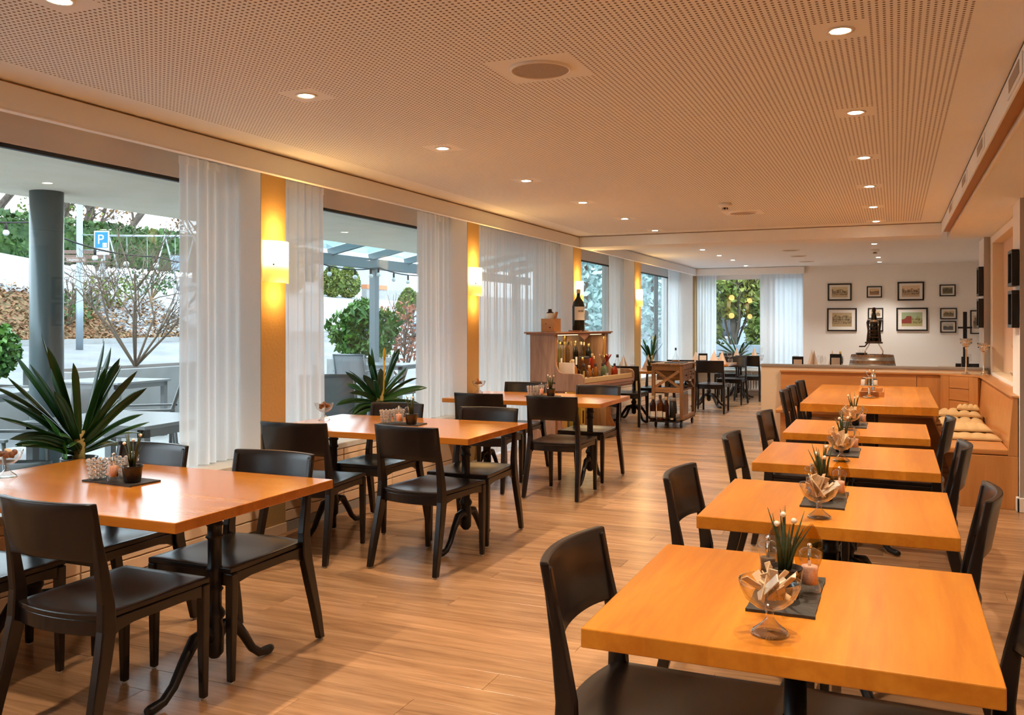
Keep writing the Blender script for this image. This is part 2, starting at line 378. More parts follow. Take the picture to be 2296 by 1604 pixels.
# ------------------------------------------------------------------ mesh helpers
class MB:
    def __init__(s): s.v = []; s.f = []; s.sm = []; s.mi = []
    def add(s, vs, fs, smooth=False, mi=0):
        o = len(s.v); s.v += [tuple(v) for v in vs]
        for f in fs: s.f.append([i + o for i in f]); s.sm.append(smooth); s.mi.append(mi)
        return s
    def box(s, x0, x1, y0, y1, z0, z1, mi=0):
        vs = [(x0,y0,z0),(x1,y0,z0),(x1,y1,z0),(x0,y1,z0),(x0,y0,z1),(x1,y0,z1),(x1,y1,z1),(x0,y1,z1)]
        return s.add(vs, [(3,2,1,0),(4,5,6,7),(0,1,5,4),(1,2,6,5),(2,3,7,6),(3,0,4,7)], mi=mi)
    def bar(s, a, b, wx, wy=None, roll=0.0):
        """square bar from a to b"""
        a = Vector(a); b = Vector(b); wy = wy or wx
        d = (b - a).normalized(); u = Vector((0,0,1)) if abs(d.z) < 0.95 else Vector((1,0,0))
        r = d.cross(u).normalized(); t = r.cross(d).normalized()
        if roll: q = Matrix.Rotation(roll, 3, d); r = q @ r; t = q @ t
        vs = []
        for p in (a, b):
            for i, j in ((-1,-1),(1,-1),(1,1),(-1,1)): vs.append(p + r*(wx/2*i) + t*(wy/2*j))
        return s.add(vs, [(0,1,2,3),(7,6,5,4),(1,0,4,5),(2,1,5,6),(3,2,6,7),(0,3,7,4)])
    def lathe(s, prof, n=24, c=(0,0,0), smooth=True, cap=True, a0=0.0, a1=2*PI, mi=0):
        full = abs(a1 - a0 - 2*PI) < 1e-6; k = n if full else n + 1
        vs = []
        for r, z in prof:
            for i in range(k):
                a = a0 + (a1 - a0)*i/n
                vs.append((c[0] + r*math.cos(a), c[1] + r*math.sin(a), c[2] + z))
        fs = []
        for j in range(len(prof) - 1):
            for i in range(n):
                i2 = (i + 1) % k if full else i + 1
                fs.append((j*k + i, j*k + i2, (j+1)*k + i2, (j+1)*k + i))
        s.add(vs, fs, smooth, mi)
        if cap and full:
            o = len(s.v) - len(vs)
            if prof[0][0] > 1e-5: s.f.append([o + i for i in range(k)][::-1]); s.sm.append(False); s.mi.append(mi)
            if prof[-1][0] > 1e-5: s.f.append([o + (len(prof)-1)*k + i for i in range(k)]); s.sm.append(False); s.mi.append(mi)
        return s
    def tube(s, pts, rad, n=8, cap=True, smooth=True, squash=1.0):
        pts = [Vector(p) for p in pts]
        if not isinstance(rad, (list, tuple)): rad = [rad]*len(pts)
        vs = []; prev = None
        for i, p in enumerate(pts):
            d = (pts[min(i+1, len(pts)-1)] - pts[max(i-1, 0)]).normalized()
            if prev is None:
                u = Vector((0,0,1)) if abs(d.z) < 0.9 else Vector((1,0,0)); r = d.cross(u).normalized()
            else:
                r = (prev - d*prev.dot(d)).normalized()
            prev = r; t = d.cross(r)
            for k in range(n):
                a = 2*PI*k/n
                vs.append(p + r*(rad[i]*math.cos(a)) + t*(rad[i]*squash*math.sin(a)))
        fs = []
        for j in range(len(pts)-1):
            for k in range(n):
                k2 = (k+1) % n; fs.append((j*n+k, j*n+k2, (j+1)*n+k2, (j+1)*n+k))
        s.add(vs, fs, smooth)
        if cap:
            o = len(s.v) - len(vs)
            s.f.append([o+k for k in range(n)][::-1]); s.sm.append(False); s.mi.append(0)
            s.f.append([o+(len(pts)-1)*n+k for k in range(n)]); s.sm.append(False); s.mi.append(0)
        return s
    def prism(s, poly, z0, z1):
        n = len(poly)
        vs = [(x, y, z0) for x, y in poly] + [(x, y, z1) for x, y in poly]
        fs = [list(range(n))[::-1], [n+i for i in range(n)]] + [(i, (i+1) % n, n+(i+1) % n, n+i) for i in range(n)]
        return s.add(vs, fs)
    def extr(s, poly, axis, a, b):
        """extrude a 2-D outline along x ('x': poly is y,z) or y ('y': poly is x,z)"""
        n = len(poly)
        g = (lambda p, t: (t, p[0], p[1])) if axis == 'x' else (lambda p, t: (p[0], t, p[1]))
        vs = [g(p, a) for p in poly] + [g(p, b) for p in poly]
        fs = [list(range(n))[::-1], [n+i for i in range(n)]] + [(i, (i+1) % n, n+(i+1) % n, n+i) for i in range(n)]
        return s.add(vs, fs)
    def grid(s, fn, nu, nv, smooth=True, thick=None):
        vs = [fn(i/nu, j/nv) for j in range(nv+1) for i in range(nu+1)]
        fs = [(j*(nu+1)+i, j*(nu+1)+i+1, (j+1)*(nu+1)+i+1, (j+1)*(nu+1)+i) for j in range(nv) for i in range(nu)]
        return s.add(vs, fs, smooth)
    def slab(s, top, bot, nu, nv, smooth=True):
        """closed sheet between two surfaces"""
        w_ = nu + 1
        T = [top(i/nu, j/nv) for j in range(nv+1) for i in range(nu+1)]
        B = [bot(i/nu, j/nv) for j in range(nv+1) for i in range(nu+1)]
        o = len(T); fs = []; fr = []
        for j in range(nv):
            for i in range(nu):
                a = j*w_+i; fs.append((a, a+1, a+w_+1, a+w_)); fs.append((o+a, o+a+w_, o+a+w_+1, o+a+1))
        for i in range(nu):
            fr.append((i, o+i, o+i+1, i+1)); a = nv*w_+i; fr.append((a, a+1, o+a+1, o+a))
        for j in range(nv):
            a = j*w_; fr.append((a, a+w_, o+a+w_, o+a)); a = j*w_+nu; fr.append((a, o+a, o+a+w_, a+w_))
        k = len(s.v); s.add(T+B, fs, smooth)
        for f in fr: s.f.append([i+k for i in f]); s.sm.append(False); s.mi.append(0)
        return s
    def ball(s, c, r, n=10, m=6, sz=1.0):
        prof = [(r*math.sin(PI*j/m), -r*sz*math.cos(PI*j/m)) for j in range(m+1)]
        prof[0] = (1e-4, prof[0][1]); prof[-1] = (1e-4, prof[-1][1])
        return s.lathe(prof, n, c)
    def mesh(s, name):
        me = bpy.data.meshes.new(name); me.from_pydata(s.v, [], s.f)
        me.polygons.foreach_set('use_smooth', s.sm); me.polygons.foreach_set('material_index', s.mi)
        me.update()
        bm = bmesh.new(); bm.from_mesh(me); bmesh.ops.recalc_face_normals(bm, faces=bm.faces); bm.to_mesh(me); bm.free()
        return me
    def build(s, name, m, parent=None, bevel=0.0, seg=2, loc=None, rz=None):
        me = s.mesh(name)
        for q in (m if isinstance(m, (list, tuple)) else [m]): me.materials.append(MATS[q] if isinstance(q, str) else q)
        return link(name, me, parent, bevel, seg, loc, rz)

def link(name, me, parent=None, bevel=0.0, seg=2, loc=None, rz=None):
    o = bpy.data.objects.new(name, me); C.objects.link(o)
    if parent: o.parent = parent
    if loc: o.location = loc
    if rz: o.rotation_euler.z = rz
    if bevel:
        b = o.modifiers.new('bevel', 'BEVEL'); b.width = bevel; b.segments = seg; b.limit_method = 'ANGLE'; b.angle_limit = 0.7
    return o
def tag(o, label, cat, group=None, kind=None):
    o['label'] = label; o['category'] = cat
    if group: o['group'] = group
    if kind: o['kind'] = kind
    return o
def thing(name, label, cat, loc=(0,0,0), rz=0.0, group=None):
    o = bpy.data.objects.new(name, None); o.empty_display_size = 0.1; C.objects.link(o)
    o.location = loc; o.rotation_euler.z = rz
    return tag(o, label, cat, group)
def struct(o): o['kind'] = 'structure'; return o
def sempty(name, loc=(0,0,0)):
    o = bpy.data.objects.new(name, None); o.empty_display_size = 0.1; C.objects.link(o); o.location = loc
    return struct(o)
KIDS = {}
def tree(o): return [c for c in bpy.data.objects if c.parent == o]
def copy_tree(o, parent=None, kids=None):
    c = o.copy(); C.objects.link(c)
    if parent: c.parent = parent
    for ch in (kids or KIDS)[o.name]: copy_tree(ch, c, kids)
    return c
def register(o):
    ks = list(o.children); KIDS[o.name] = ks
    for k in ks: register(k)
def dup(proto, label, loc, rz=0.0, group=None):
    """a copy of a thing with its parts; the first call moves the thing itself"""
    if proto.name not in KIDS: register(proto); o = proto
    else: o = copy_tree(proto)
    o.location = loc; o.rotation_euler.z = rz; o['label'] = label
    if group: o['group'] = group
    return o
def text(name, body, size, m, parent, loc, rot, extr=0.0008, align='CENTER'):
    cu = bpy.data.curves.new(name, 'FONT'); cu.body = body; cu.size = size; cu.extrude = extr; cu.align_x = align; cu.align_y = 'CENTER'
    t = bpy.data.objects.new(name, cu); C.objects.link(t)
    dg = bpy.context.evaluated_depsgraph_get(); me = bpy.data.meshes.new_from_object(t.evaluated_get(dg))
    bpy.data.objects.remove(t); me.materials.clear(); me.materials.append(MATS[m])
    o = bpy.data.objects.new(name, me); C.objects.link(o); o.parent = parent; o.location = loc; o.rotation_euler = rot
    return o
def spot(loc, power, angle=120, blend=0.6, radius=0.03, parent=None, col=WARM):
    l = bpy.data.lights.new('spot_light', 'SPOT'); l.energy = power; l.color = col; l.spot_size = math.radians(angle); l.spot_blend = blend; l.shadow_soft_size = radius
    o = bpy.data.objects.new('spot_light', l); C.objects.link(o); o.location = loc
    if parent: o.parent = parent
    return o

# ------------------------------------------------------------------ the room shell
ZC, ZS = 2.494, 2.36
DOORBAY = 3     # the bay behind the piano bar is glazed to the floor
XP = -3.80                      # front face of the pilasters
PIL = [(-1.40, -1.15), (1.65, 1.90), (4.70, 4.955), (7.755, 8.016), (10.85, 11.155), (13.78, 14.16), (17.75, 18.20)]
# floor: sub-floor slab with oak planks on it
fl = struct(MB().box(-4.28, 1.75, -2.6, 18.15, -0.12, -0.016).build('floor', 'subfloor'))
PLW = 0.172
cache = {}
def plank(x0, x1, y):
    k = round(x1 - x0, 3)
    if k not in cache:
        b = MB(); h = k/2; q = PLW/2 - 0.0006; e = 0.0009; h2 = h - 0.0006
        vs = [(-h2,-q,-0.014),(h2,-q,-0.014),(h2,q,-0.014),(-h2,q,-0.014),(-h2,-q,-e),(h2,-q,-e),(h2,q,-e),(-h2,q,-e),(-h2+e,-q+e,0),(h2-e,-q+e,0),(h2-e,q-e,0),(-h2+e,q-e,0)]
        fs = [(0,1,5,4),(1,2,6,5),(2,3,7,6),(3,0,4,7),(4,5,9,8),(5,6,10,9),(6,7,11,10),(7,4,8,11),(8,9,10,11)]
        b.add(vs, fs); me = b.mesh('plank'); me.materials.append(MATS['floor_oak']); cache[k] = (me, vs, fs)
    return cache[k]
far = MB(); rp = random.Random(3); row = 0; y = -2.55; count = 0
while y < 18.1:
    x = -4.27 - rp.choice([0.0, 0.4, 0.8, 1.2, 1.6])
    while x < 1.70:
        ln = rp.choice([1.6, 1.8, 2.0, 2.2]); a = max(x, -4.27); b_ = min(x + ln, 1.72)
        if b_ - a > 0.05:
            a = round(a, 2); b_ = round(b_, 2)
            me, vs, fs = plank(a, b_, y)
            if 1.3 < y < 11.3 and count < 300 and b_ > -3.9:
                o = link('plank', me, fl); o.location = ((a+b_)/2, y + PLW/2, 0); count += 1
            else:
                far.add([(v[0]+(a+b_)/2, v[1]+y+PLW/2, v[2]) for v in vs], fs)
        x += ln
    y += PLW
o = far.build('distant_planks', 'floor_oak', fl); o['kind'] = 'stuff'

# ceiling of the front room: perforated board with plain fields round the lamps and loudspeakers
LX = (-2.55, -0.185); LY = (0.78, 2.13, 3.48, 4.86, 6.21, 7.53, 8.87, 10.13)
SPK = [(-1.376, 3.51, 0.127), (-1.36, 8.84, 0.127)]
xs = sorted({-3.61, -3.36, 0.25, 0.45} | {v + d for v in LX for d in (-0.1, 0.1)} | {s_[0] + d for s_ in SPK for d in (-0.18, 0.18)})
ys = sorted({-2.6, -2.3, 10.26, 10.5} | {v + d for v in LY if v < 10.1 for d in (-0.1, 0.1)} | {s_[1] + d for s_ in SPK for d in (-0.18, 0.18)} | {10.03, 10.23})
cb = MB()
for i in range(len(xs)-1):
    for j in range(len(ys)-1):
        cx, cy = (xs[i]+xs[i+1])/2, (ys[j]+ys[j+1])/2
        perf = -3.36 < cx < 0.25 and -2.3 < cy < 10.26
        for lx in LX:
            for ly in LY:
                if abs(cx-lx) < 0.1 and abs(cy-ly) < 0.1: perf = False
        for sx_, sy_, _ in SPK:
            if abs(cx-sx_) < 0.18 and abs(cy-sy_) < 0.18: perf = False
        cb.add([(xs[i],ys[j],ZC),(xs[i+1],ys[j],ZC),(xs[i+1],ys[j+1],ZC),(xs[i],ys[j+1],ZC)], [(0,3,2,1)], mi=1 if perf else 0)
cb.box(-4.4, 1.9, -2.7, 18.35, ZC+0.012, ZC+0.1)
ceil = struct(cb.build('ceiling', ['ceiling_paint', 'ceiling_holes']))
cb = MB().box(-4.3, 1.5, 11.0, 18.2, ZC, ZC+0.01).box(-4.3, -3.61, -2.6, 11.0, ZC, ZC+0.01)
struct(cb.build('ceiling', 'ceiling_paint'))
# pelmet along the window side (dark shadow gap above, pale lip below)
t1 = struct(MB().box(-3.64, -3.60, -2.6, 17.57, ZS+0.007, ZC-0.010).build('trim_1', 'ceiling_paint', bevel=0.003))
MB().box(-3.642, -3.597, -2.6, 17.57, ZS, ZS+0.007).build('lip', 'plaster_white', t1)
MB().box(-3.635, -3.606, -2.6, 10.5, ZC-0.010, ZC-0.004).build('shadow_gap', 'rail_brown', t1)
# dropped soffit on the right with vents, cove strip and lip
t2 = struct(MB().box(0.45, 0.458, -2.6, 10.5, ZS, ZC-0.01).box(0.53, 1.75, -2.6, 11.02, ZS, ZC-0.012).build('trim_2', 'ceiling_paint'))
MB().box(0.458, 0.53, -2.6, 10.5, ZS+0.03, ZS+0.05).build('cove', 'rail_brown', t2)
MB().box(0.526, 0.54, -2.6, 10.46, ZS-0.008, ZS+0.01).build('lip', 'plaster_white', t2, bevel=0.002)
MB().box(0.4505, 0.456, -2.6, 10.5, ZC-0.010, ZC-0.003).build('shadow_gap', 'black_slot', t2)
for vy in (2.0, 4.14, 5.73, 7.02, 8.66):
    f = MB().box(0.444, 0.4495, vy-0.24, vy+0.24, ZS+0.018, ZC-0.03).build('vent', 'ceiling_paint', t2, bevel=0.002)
    MB().box(0.442, 0.4445, vy-0.17, vy+0.17, ZS+0.035, ZC-0.045).build('grille', 'speaker_grille', f)
# cross beam between the two rooms
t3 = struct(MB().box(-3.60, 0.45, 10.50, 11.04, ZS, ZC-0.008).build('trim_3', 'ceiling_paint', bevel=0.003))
MB().box(-3.60, 0.45, 10.503, 10.52, ZC-0.008, ZC-0.003).build('shadow_gap', 'rail_brown', t3)
# pelmet over the back window
struct(MB().box(-3.72, -1.57, 17.57, 17.69, ZS, ZC-0.006).build('trim_4', 'plaster_white', bevel=0.003))
struct(MB().box(-1.60, 1.5, 17.70, 18.35, 0, ZC).build('wall_back', 'plaster_white'))
struct(MB().box(-4.5, 1.9, -2.75, -2.6, -0.1, ZC).build('wall_front', 'plaster'))
# window side: lintels, pilasters, panels, sills
wl = MB()
for i in range(len(PIL)-1):
    a, b_ = PIL[i][1], PIL[i+1][0]
    wl.box(-4.20, -4.16, a, b_, 2.338, ZC)
    if i != DOORBAY: wl.box(-4.34, -4.18, a, b_, -0.1, 0.475)
wl.box(-4.34, -4.2, -2.6, PIL[0][0], -0.1, ZC)
wleft = struct(wl.build('wall_left', 'lintel_paint'))
for a, b_ in PIL:
    fr = 0.10 if a > 17 else 0.0
    p_ = MB().box(-4.34, XP + fr - 0.004, a, b_, 0, ZC).build('pilaster', 'plaster_white', wleft)
    MB().box(XP + fr - 0.004, XP + fr, a, b_, 0, ZC).build('painted_face', 'pilaster_paint', p_)
    MB().box(XP + fr - 0.002, XP + fr + 0.012, a, b_, 0, 0.07).build('skirting', 'panel_paint', p_, bevel=0.003)
tn = 5
for i in range(len(PIL)-1):
    a, b_ = PIL[i][1], PIL[i+1][0]
    if i == DOORBAY: continue
    s_ = struct(MB().box(-4.24, XP+0.004, a+0.002, b_-0.002, 0.485, 0.525).build('trim_%d' % tn, 'sill_stone', bevel=0.004)); tn += 1
    MB().box(-3.87, -3.815, a, b_, 0.0, 0.485).build('carcass', 'panel_paint', s_)
    n = 4; wd = (b_ - a)/n
    for k in range(n):
        for z0, z1 in ((0.075, 0.142), (0.150, 0.430), (0.438, 0.482)):
            MB().box(-3.815, -3.801, a + k*wd + 0.004, a + (k+1)*wd - 0.004, z0, z1).build('panel', 'panel_paint', s_, bevel=0.003)
    MB().box(-3.815, -3.803, a, b_, 0.0, 0.068).build('plinth', 'cap_grey', s_)
# windows
def window(n, a, b_, z0, z1, mull=(), dark=False):
    e = sempty('window_%d' % n, (-4.25, (a+b_)/2, z0))
    h = (b_-a)/2; H_ = z1 - z0; fw = 0.055; d = 0.035
    f = MB().box(-d, d, -h, -h+fw, 0, H_).box(-d, d, h-fw, h, 0, H_).box(-d, d, -h+fw, h-fw, 0, fw).box(-d, d, -h+fw, h-fw, H_-fw, H_)
    f.build('frame', 'frame_white', e, bevel=0.004)
    cuts = [-h+fw] + [m_ - (a+b_)/2 for m_ in mull] + [h-fw]
    for k in range(len(cuts)-1):
        lo = cuts[k] + (0.03 if k else 0); hi = cuts[k+1] - (0.03 if k < len(cuts)-2 else 0)
        MB().box(-0.006, 0.006, lo, hi, fw, H_-fw).build('pane', 'window_glass', e)
    for m_ in mull:
        q = m_ - (a+b_)/2
        b2 = MB().box(-d, d, q-0.03, q+0.03, fw, H_-fw).build('mullion', 'alu_grey' if dark else 'frame_white', e, bevel=0.004)
        MB().box(d, d+0.03, q-0.012, q+0.012, 0.55, 0.57).box(d+0.02, d+0.03, q-0.07, q+0.012, 0.55, 0.57).build('handle', 'chrome', b2)
    MB().box(0.055, 0.088, -h, h, H_-0.084, H_-0.064).build('blind_slot', 'black_slot', e)
    return e
for i in range(len(PIL)-1):
    a, b_ = PIL[i][1], PIL[i+1][0]
    window(i+1, a+0.01, b_-0.01, 0.02 if i == DOORBAY else 0.527, 2.40, mull=((16.95,) if i == 5 else ()), dark=(i == 5))
# back window
e = sempty('window_7', (-2.66, 18.15, 0.50))
f = MB()
for x0, x1 in ((-1.06, -1.0), (0.24, 0.50), (1.0, 1.06)): f.box(x0, x1, -0.035, 0.035, 0, 1.80)
f.box(-1.0, 1.0, -0.035, 0.035, 0, 0.05).box(-1.0, 1.0, -0.035, 0.035, 1.79, 1.82)
f.build('frame', 'frame_white', e, bevel=0.004)
MB().box(-1.0, 0.24, -0.006, 0.006, 0.05, 1.79).build('pane', 'window_glass', e)
MB().box(0.50, 1.0, -0.006, 0.006, 0.05, 1.79).build('pane', 'window_glass', e)
wb = struct(MB().box(-3.9, -1.6, 18.10, 18.30, -0.1, 0.49).box(-3.9, -1.6, 18.10, 18.30, 2.30, ZC).build('wall_back', 'plaster_white'))
struct(MB().box(-3.74, -1.602, 17.86, 18.11, 0.47, 0.50).build('trim_11', 'sill_stone', bevel=0.004))
# right side
XR = 0.95
wr = MB().box(XR, XR+0.30, 8.12, 10.95, 0, 0.90).box(XR, XR+0.30, 8.12, 10.95, 2.27, ZS).box(XR, XR+0.30, 8.12, 8.30, 0.90, 2.27).box(XR, XR+0.30, 10.70, 10.95, 0.90, 2.27)
wright = struct(wr.build('wall_right', 'plaster'))
MB().box(XR+0.10, XR+0.12, 8.28, 10.72, 0.88, 2.29).build('niche_back', 'niche_peach', wright)
nf = MB()
nf.box(XR-0.006, XR+0.002, 8.22, 8.30, 0.82, 2.34).box(XR-0.006, XR+0.002, 10.70, 10.78, 0.82, 2.34).box(XR-0.006, XR+0.002, 8.30, 10.70, 0.82, 0.90).box(XR-0.006, XR+0.002, 8.30, 10.70, 2.27, 2.34)
nf.build('niche_frame', 'plaster_white', wright, bevel=0.002)
def pillar(n, x0, x1, y0, y1):
    q = struct(MB().box(x0+0.004, x1, y0+0.004, y1, 0, ZS).build('trim_%d' % n, 'plaster_white'))
    MB().box(x0, x1, y0, y0+0.004, 0, ZS).build('grey_face', 'grey_pillar', q)
    return q
pillar(12, 0.86, 1.75, 7.65, 8.12)
pillar(13, 0.89, 1.5, 10.97, 11.62)
struct(MB().box(0.838, 1.75, 7.632, 7.65, 0, 0.11).box(0.838, 0.86, 7.632, 7.71, 0, 0.11).build('baseboard_right', 'plaster_white', bevel=0.006))
struct(MB().box(1.72, 1.85, -2.6, 7.65, 0, ZS).build('wall_right', 'plaster'))
struct(MB().box(1.5, 1.65, 11.62, 18.2, 0, ZC).build('wall_right', 'plaster_white'))
hw = struct(MB().box(-1.47, 0.93, 10.955, 11.09, 0, 0.905).build('wall_partition', 'plaster'))
MB().box(-1.48, 0.93, 10.945, 11.10, 0.905, 0.932).build('cap', 'cap_grey', hw, bevel=0.003)
MB().box(-1.482, -1.24, 10.943, 10.955, 0, 0.07).build('skirting', 'panel_paint', hw, bevel=0.003)

# ------------------------------------------------------------------ corner bench
BZ = 0.455
cbn = thing('corner_bench', 'built-in oak corner bench with high panelled back along the half wall', 'bench', (0, 0, 0))
MB().box(-1.24, 0.46, 10.40, 10.90, BZ-0.045, BZ).build('seat', 'bench_wood_x', cbn, bevel=0.012)
MB().box(0.36, 0.80, 7.74, 10.40, BZ-0.045, BZ).build('seat', 'bench_wood_x', cbn, bevel=0.012)
MB().prism([(0.46, 10.40), (0.80, 10.40), (0.80, 10.50), (0.46, 10.86)], BZ-0.045, BZ-0.001).build('seat', 'bench_wood_x', cbn)
MB().box(-1.20, 0.46, 10.52, 10.88, 0, BZ-0.045).build('base', 'bench_wood_x', cbn)
MB().box(0.48, 0.82, 7.78, 10.60, 0, BZ-0.045).build('base', 'bench_wood_z', cbn)
MB().box(0.46, 0.858, 7.735, 7.78, 0, BZ-0.05).build('end_panel', 'bench_wood_z', cbn, bevel=0.004)
MB().extr([(10.90, BZ), (10.95, BZ-0.2), (10.95, 0.845), (10.925, 0.845)], 'x', -1.24, 0.22).build('backrest', 'bench_wood_x', cbn, bevel=0.003)
MB().extr([(10.90, BZ), (10.95, BZ-0.2), (10.95, 0.845), (10.925, 0.845)], 'x', 0.225, 0.47).build('backrest', 'bench_wood_z', cbn, bevel=0.003)
MB().extr([(0.80, BZ-0.1), (0.83, 0.842), (0.945, 0.842), (0.945, 0.0), (0.86, 0.0)], 'y', 7.78, 10.50).build('backrest', 'bench_wood_x', cbn)
MB().extr([(0.79, BZ-0.049), (0.822, 0.848), (0.857, 0.848), (0.857, BZ-0.049)], 'y', 7.735, 7.78).build('end_panel', 'bench_wood_z', cbn, bevel=0.004)
MB().box(-1.25, 0.47, 10.905, 10.954, 0.846, 0.866).build('top_rail', 'bench_wood_x', cbn, bevel=0.004)
MB().prism([(0.45, 10.90), (0.815, 10.50), (0.948, 10.50), (0.948, 10.954), (0.45, 10.954)], 0.846, 0.866).build('top_rail', 'bench_wood_x', cbn, bevel=0.004)
MB().box(0.812, 0.948, 7.73, 10.50, 0.849, 0.866).build('top_rail', 'bench_wood_x', cbn, bevel=0.004)
# corner back panel set across the corner: stiles and three boards
A, B_ = Vector((0.47, 10.895, 0)), Vector((0.805, 10.50, 0))
dd = (B_ - A); ln = dd.length; an = math.atan2(dd.y, dd.x)
q = MB().box(0, ln, -0.002, 0.03, BZ, 0.845).build('corner_back', 'bench_wood_z', cbn, loc=A, rz=an)
MB().box(0.0, 0.12, -0.014, -0.002, BZ, 0.845).build('stile', 'bench_wood_z', q, bevel=0.002)
MB().box(ln-0.12, ln, -0.014, -0.002, BZ, 0.845).build('stile', 'bench_wood_z', q, bevel=0.002)
for z0, z1 in ((BZ, 0.585), (0.59, 0.715), (0.72, 0.845)):
    MB().box(0.124, ln-0.124, -0.013, -0.002, z0, z1-0.004).build('board', 'bench_wood_x', q, bevel=0.002)

def cushion(label, loc, rz, w_, d_, layers):
    t = thing('seat_cushion', label, 'cushion', loc, rz, 'quilted seat cushions on the corner bench')
    z = 0.0
    for k, (dx, dy, ww, dp, th) in enumerate(layers):
        def top(u, v, k=k, dx=dx, dy=dy, ww=ww, dp=dp, th=th, z=z):
            x = (u-0.5)*ww; y_ = (v-0.5)*dp
            e_ = (1 - abs(2*u-1)**6)*(1 - abs(2*v-1)**6)
            q_ = 0.45 + 0.55*abs(math.sin(PI*u*4)*math.sin(PI*v*3))**0.5
            return (x + dx, y_ + dy, z + th*0.35 + th*0.65*e_*q_)
        def bot(u, v, dx=dx, dy=dy, ww=ww, dp=dp, z=z, th=th):
            return ((u-0.5)*ww + dx, (v-0.5)*dp + dy, z + th*0.12)
        MB().slab(top, bot, 24, 18).build('pad' if k == 0 else 'folded_flap', 'cushion_tan', t)
        z += th*0.8
    return t
cushion('quilted tan cushion on the bench, nearer the bench end', (0.585, 8.62, BZ), 0.03, 0.40, 0.8, [(0, 0, 0.40, 0.80, 0.05), (-0.01, 0.10, 0.36, 0.46, 0.05)])
cushion('quilted tan cushion on the bench, deeper in the corner with one end turned up', (0.575, 9.72, BZ), -0.05, 0.40, 0.8, [(0, 0, 0.41, 0.80, 0.055), (0.0, 0.18, 0.38, 0.40, 0.07), (0.08, 0.24, 0.2, 0.22, 0.06)])

# ------------------------------------------------------------------ curtains
def curtain(label, p0, p1, z0, z1, name='sheer_curtain', amp=0.030, per=0.085, seed=1, group='sheer white curtains'):
    rr = random.Random(seed)
    p0 = Vector((p0[0], p0[1], 0)); p1 = Vector((p1[0], p1[1], 0)); d = p1 - p0; ln = d.length; d.normalize(); nn = Vector((-d.y, d.x, 0))
    t = thing(name, label, 'curtain', (p0.x, p0.y, z0), 0, group)
    nu = max(24, int(ln/0.011)); ph = [rr.uniform(0, 6.28) for _ in range(3)]
    H_ = z1 - z0
    def fn(u, v):
        s_ = u*ln; zz = v*H_
        k = 0.35 + 0.65*(1 - v)**0.7 if v > 0.6 else 1.0
        a = amp*(0.8*math.sin(2*PI*s_/per + ph[0] + 0.5*math.sin(s_*9 + ph[1])) + 0.45*math.sin(2*PI*s_/(per*2.7) + ph[2] + v*0.8))
        a *= (0.55 + 0.45*(1-v))
        pz = d*(s_) + nn*a
        return (pz.x, pz.y, zz)
    MB().grid(fn, nu, 10).build('cloth', 'sheer_white', t)
    def hd(u, v):
        s_ = u*ln; a = 0.012*math.sin(2*PI*s_/per + ph[0]); pz = d*s_ + nn*(a-0.003)
        return (pz.x, pz.y, H_ - 0.05 + 0.05*v)
    MB().grid(hd, nu, 1).build('pleated_head', 'sheer_white', t)
    return t
CX = -3.985
curtain('sheer curtain left of the first lit wall lamp, beside the wide front window', (CX, 4.17), (CX, 4.68), 0.535, 2.44, seed=1)
curtain('sheer curtain just right of the first lit wall lamp', (CX, 4.985), (CX, 5.64), 0.535, 2.44, seed=2)
curtain('sheer curtain left of the second wall lamp, at the end of the middle window', (CX, 7.12), (CX, 7.735), 0.535, 2.44, seed=3)
curtain('closed sheer curtain behind the piano bar, left half', (CX, 8.04), (CX, 9.45), 0.02, 2.44, seed=4)
curtain('closed sheer curtain behind the piano bar, right half', (CX, 9.47), (CX, 10.83), 0.02, 2.44, seed=5)
curtain('sheer curtain behind the tall wine bottle, right of the snowy tree', (CX, 12.98), (CX, 13.76), 0.535, 2.44, seed=6)
curtain('narrow sheer curtain beside the far window with the dark mullion', (CX+0.02, 16.75), (CX+0.02, 17.73), 0.535, 2.44, seed=7)
curtain('sheer curtain in the far left corner beside the thuja tree', (-3.66, 17.95), (-3.27, 17.95), 0.51, 2.44, seed=8, per=0.06)
curtain('sheer curtain at the back, next to the wall of pictures', (-2.43, 17.95), (-1.62, 17.95), 0.30, 2.42, seed=9, per=0.1)

# ------------------------------------------------------------------ lamps and ceiling fittings
def make_sconce():
    t = thing('wall_sconce', 'x', 'wall lamp', (0, 0, 0))
    MB().box(0, 0.014, -0.10, 0.10, -0.125, 0.125).build('back_plate', 'plastic_white', t, bevel=0.003)
    b = MB(); n = 14
    def arc(r, s_): a = -1.02 + 2.04*s_; return (math.cos(a)*r - r*0.523 + 0.012, math.sin(a)*r/0.852*0.98)
    def to(u, v): x, y_ = arc(0.135, u); return (x, y_, -0.138 + 0.276*v)
    def bo(u, v): x, y_ = arc(0.130, u); return (x, y_, -0.138 + 0.276*v)
    b.slab(to, bo, n, 6)
    b.build('glass_shade', 'shade_glass', t)
    MB().ball((0.068, 0.088*-1.0, -0.02), 0.006, 8, 5).build('fixing_knob', 'bronze_dark', t)
    l = bpy.data.lights.new('bulb', 'POINT'); l.energy = 2.2; l.color = (1.0, 0.58, 0.18); l.shadow_soft_size = 0.07
    for zz in (0.22, -0.22):
        o = bpy.data.objects.new('bulb', l); C.objects.link(o); o.location = (0.10, 0, zz); o.parent = t
    return t
scp = make_sconce()
for i, (y_, lb) in enumerate(((4.83, 'nearest glowing wall lamp on the pilaster left of the middle window'), (7.885, 'glowing wall lamp between the middle window and the closed curtain'), (11.0, 'glowing wall lamp partly hidden by the neck of the tall wine bottle'), (13.97, 'farthest glowing wall lamp, in the back room'))):
    dup(scp, lb, (XP, y_, 1.825), 0, 'glass wall lamps on the pilasters')

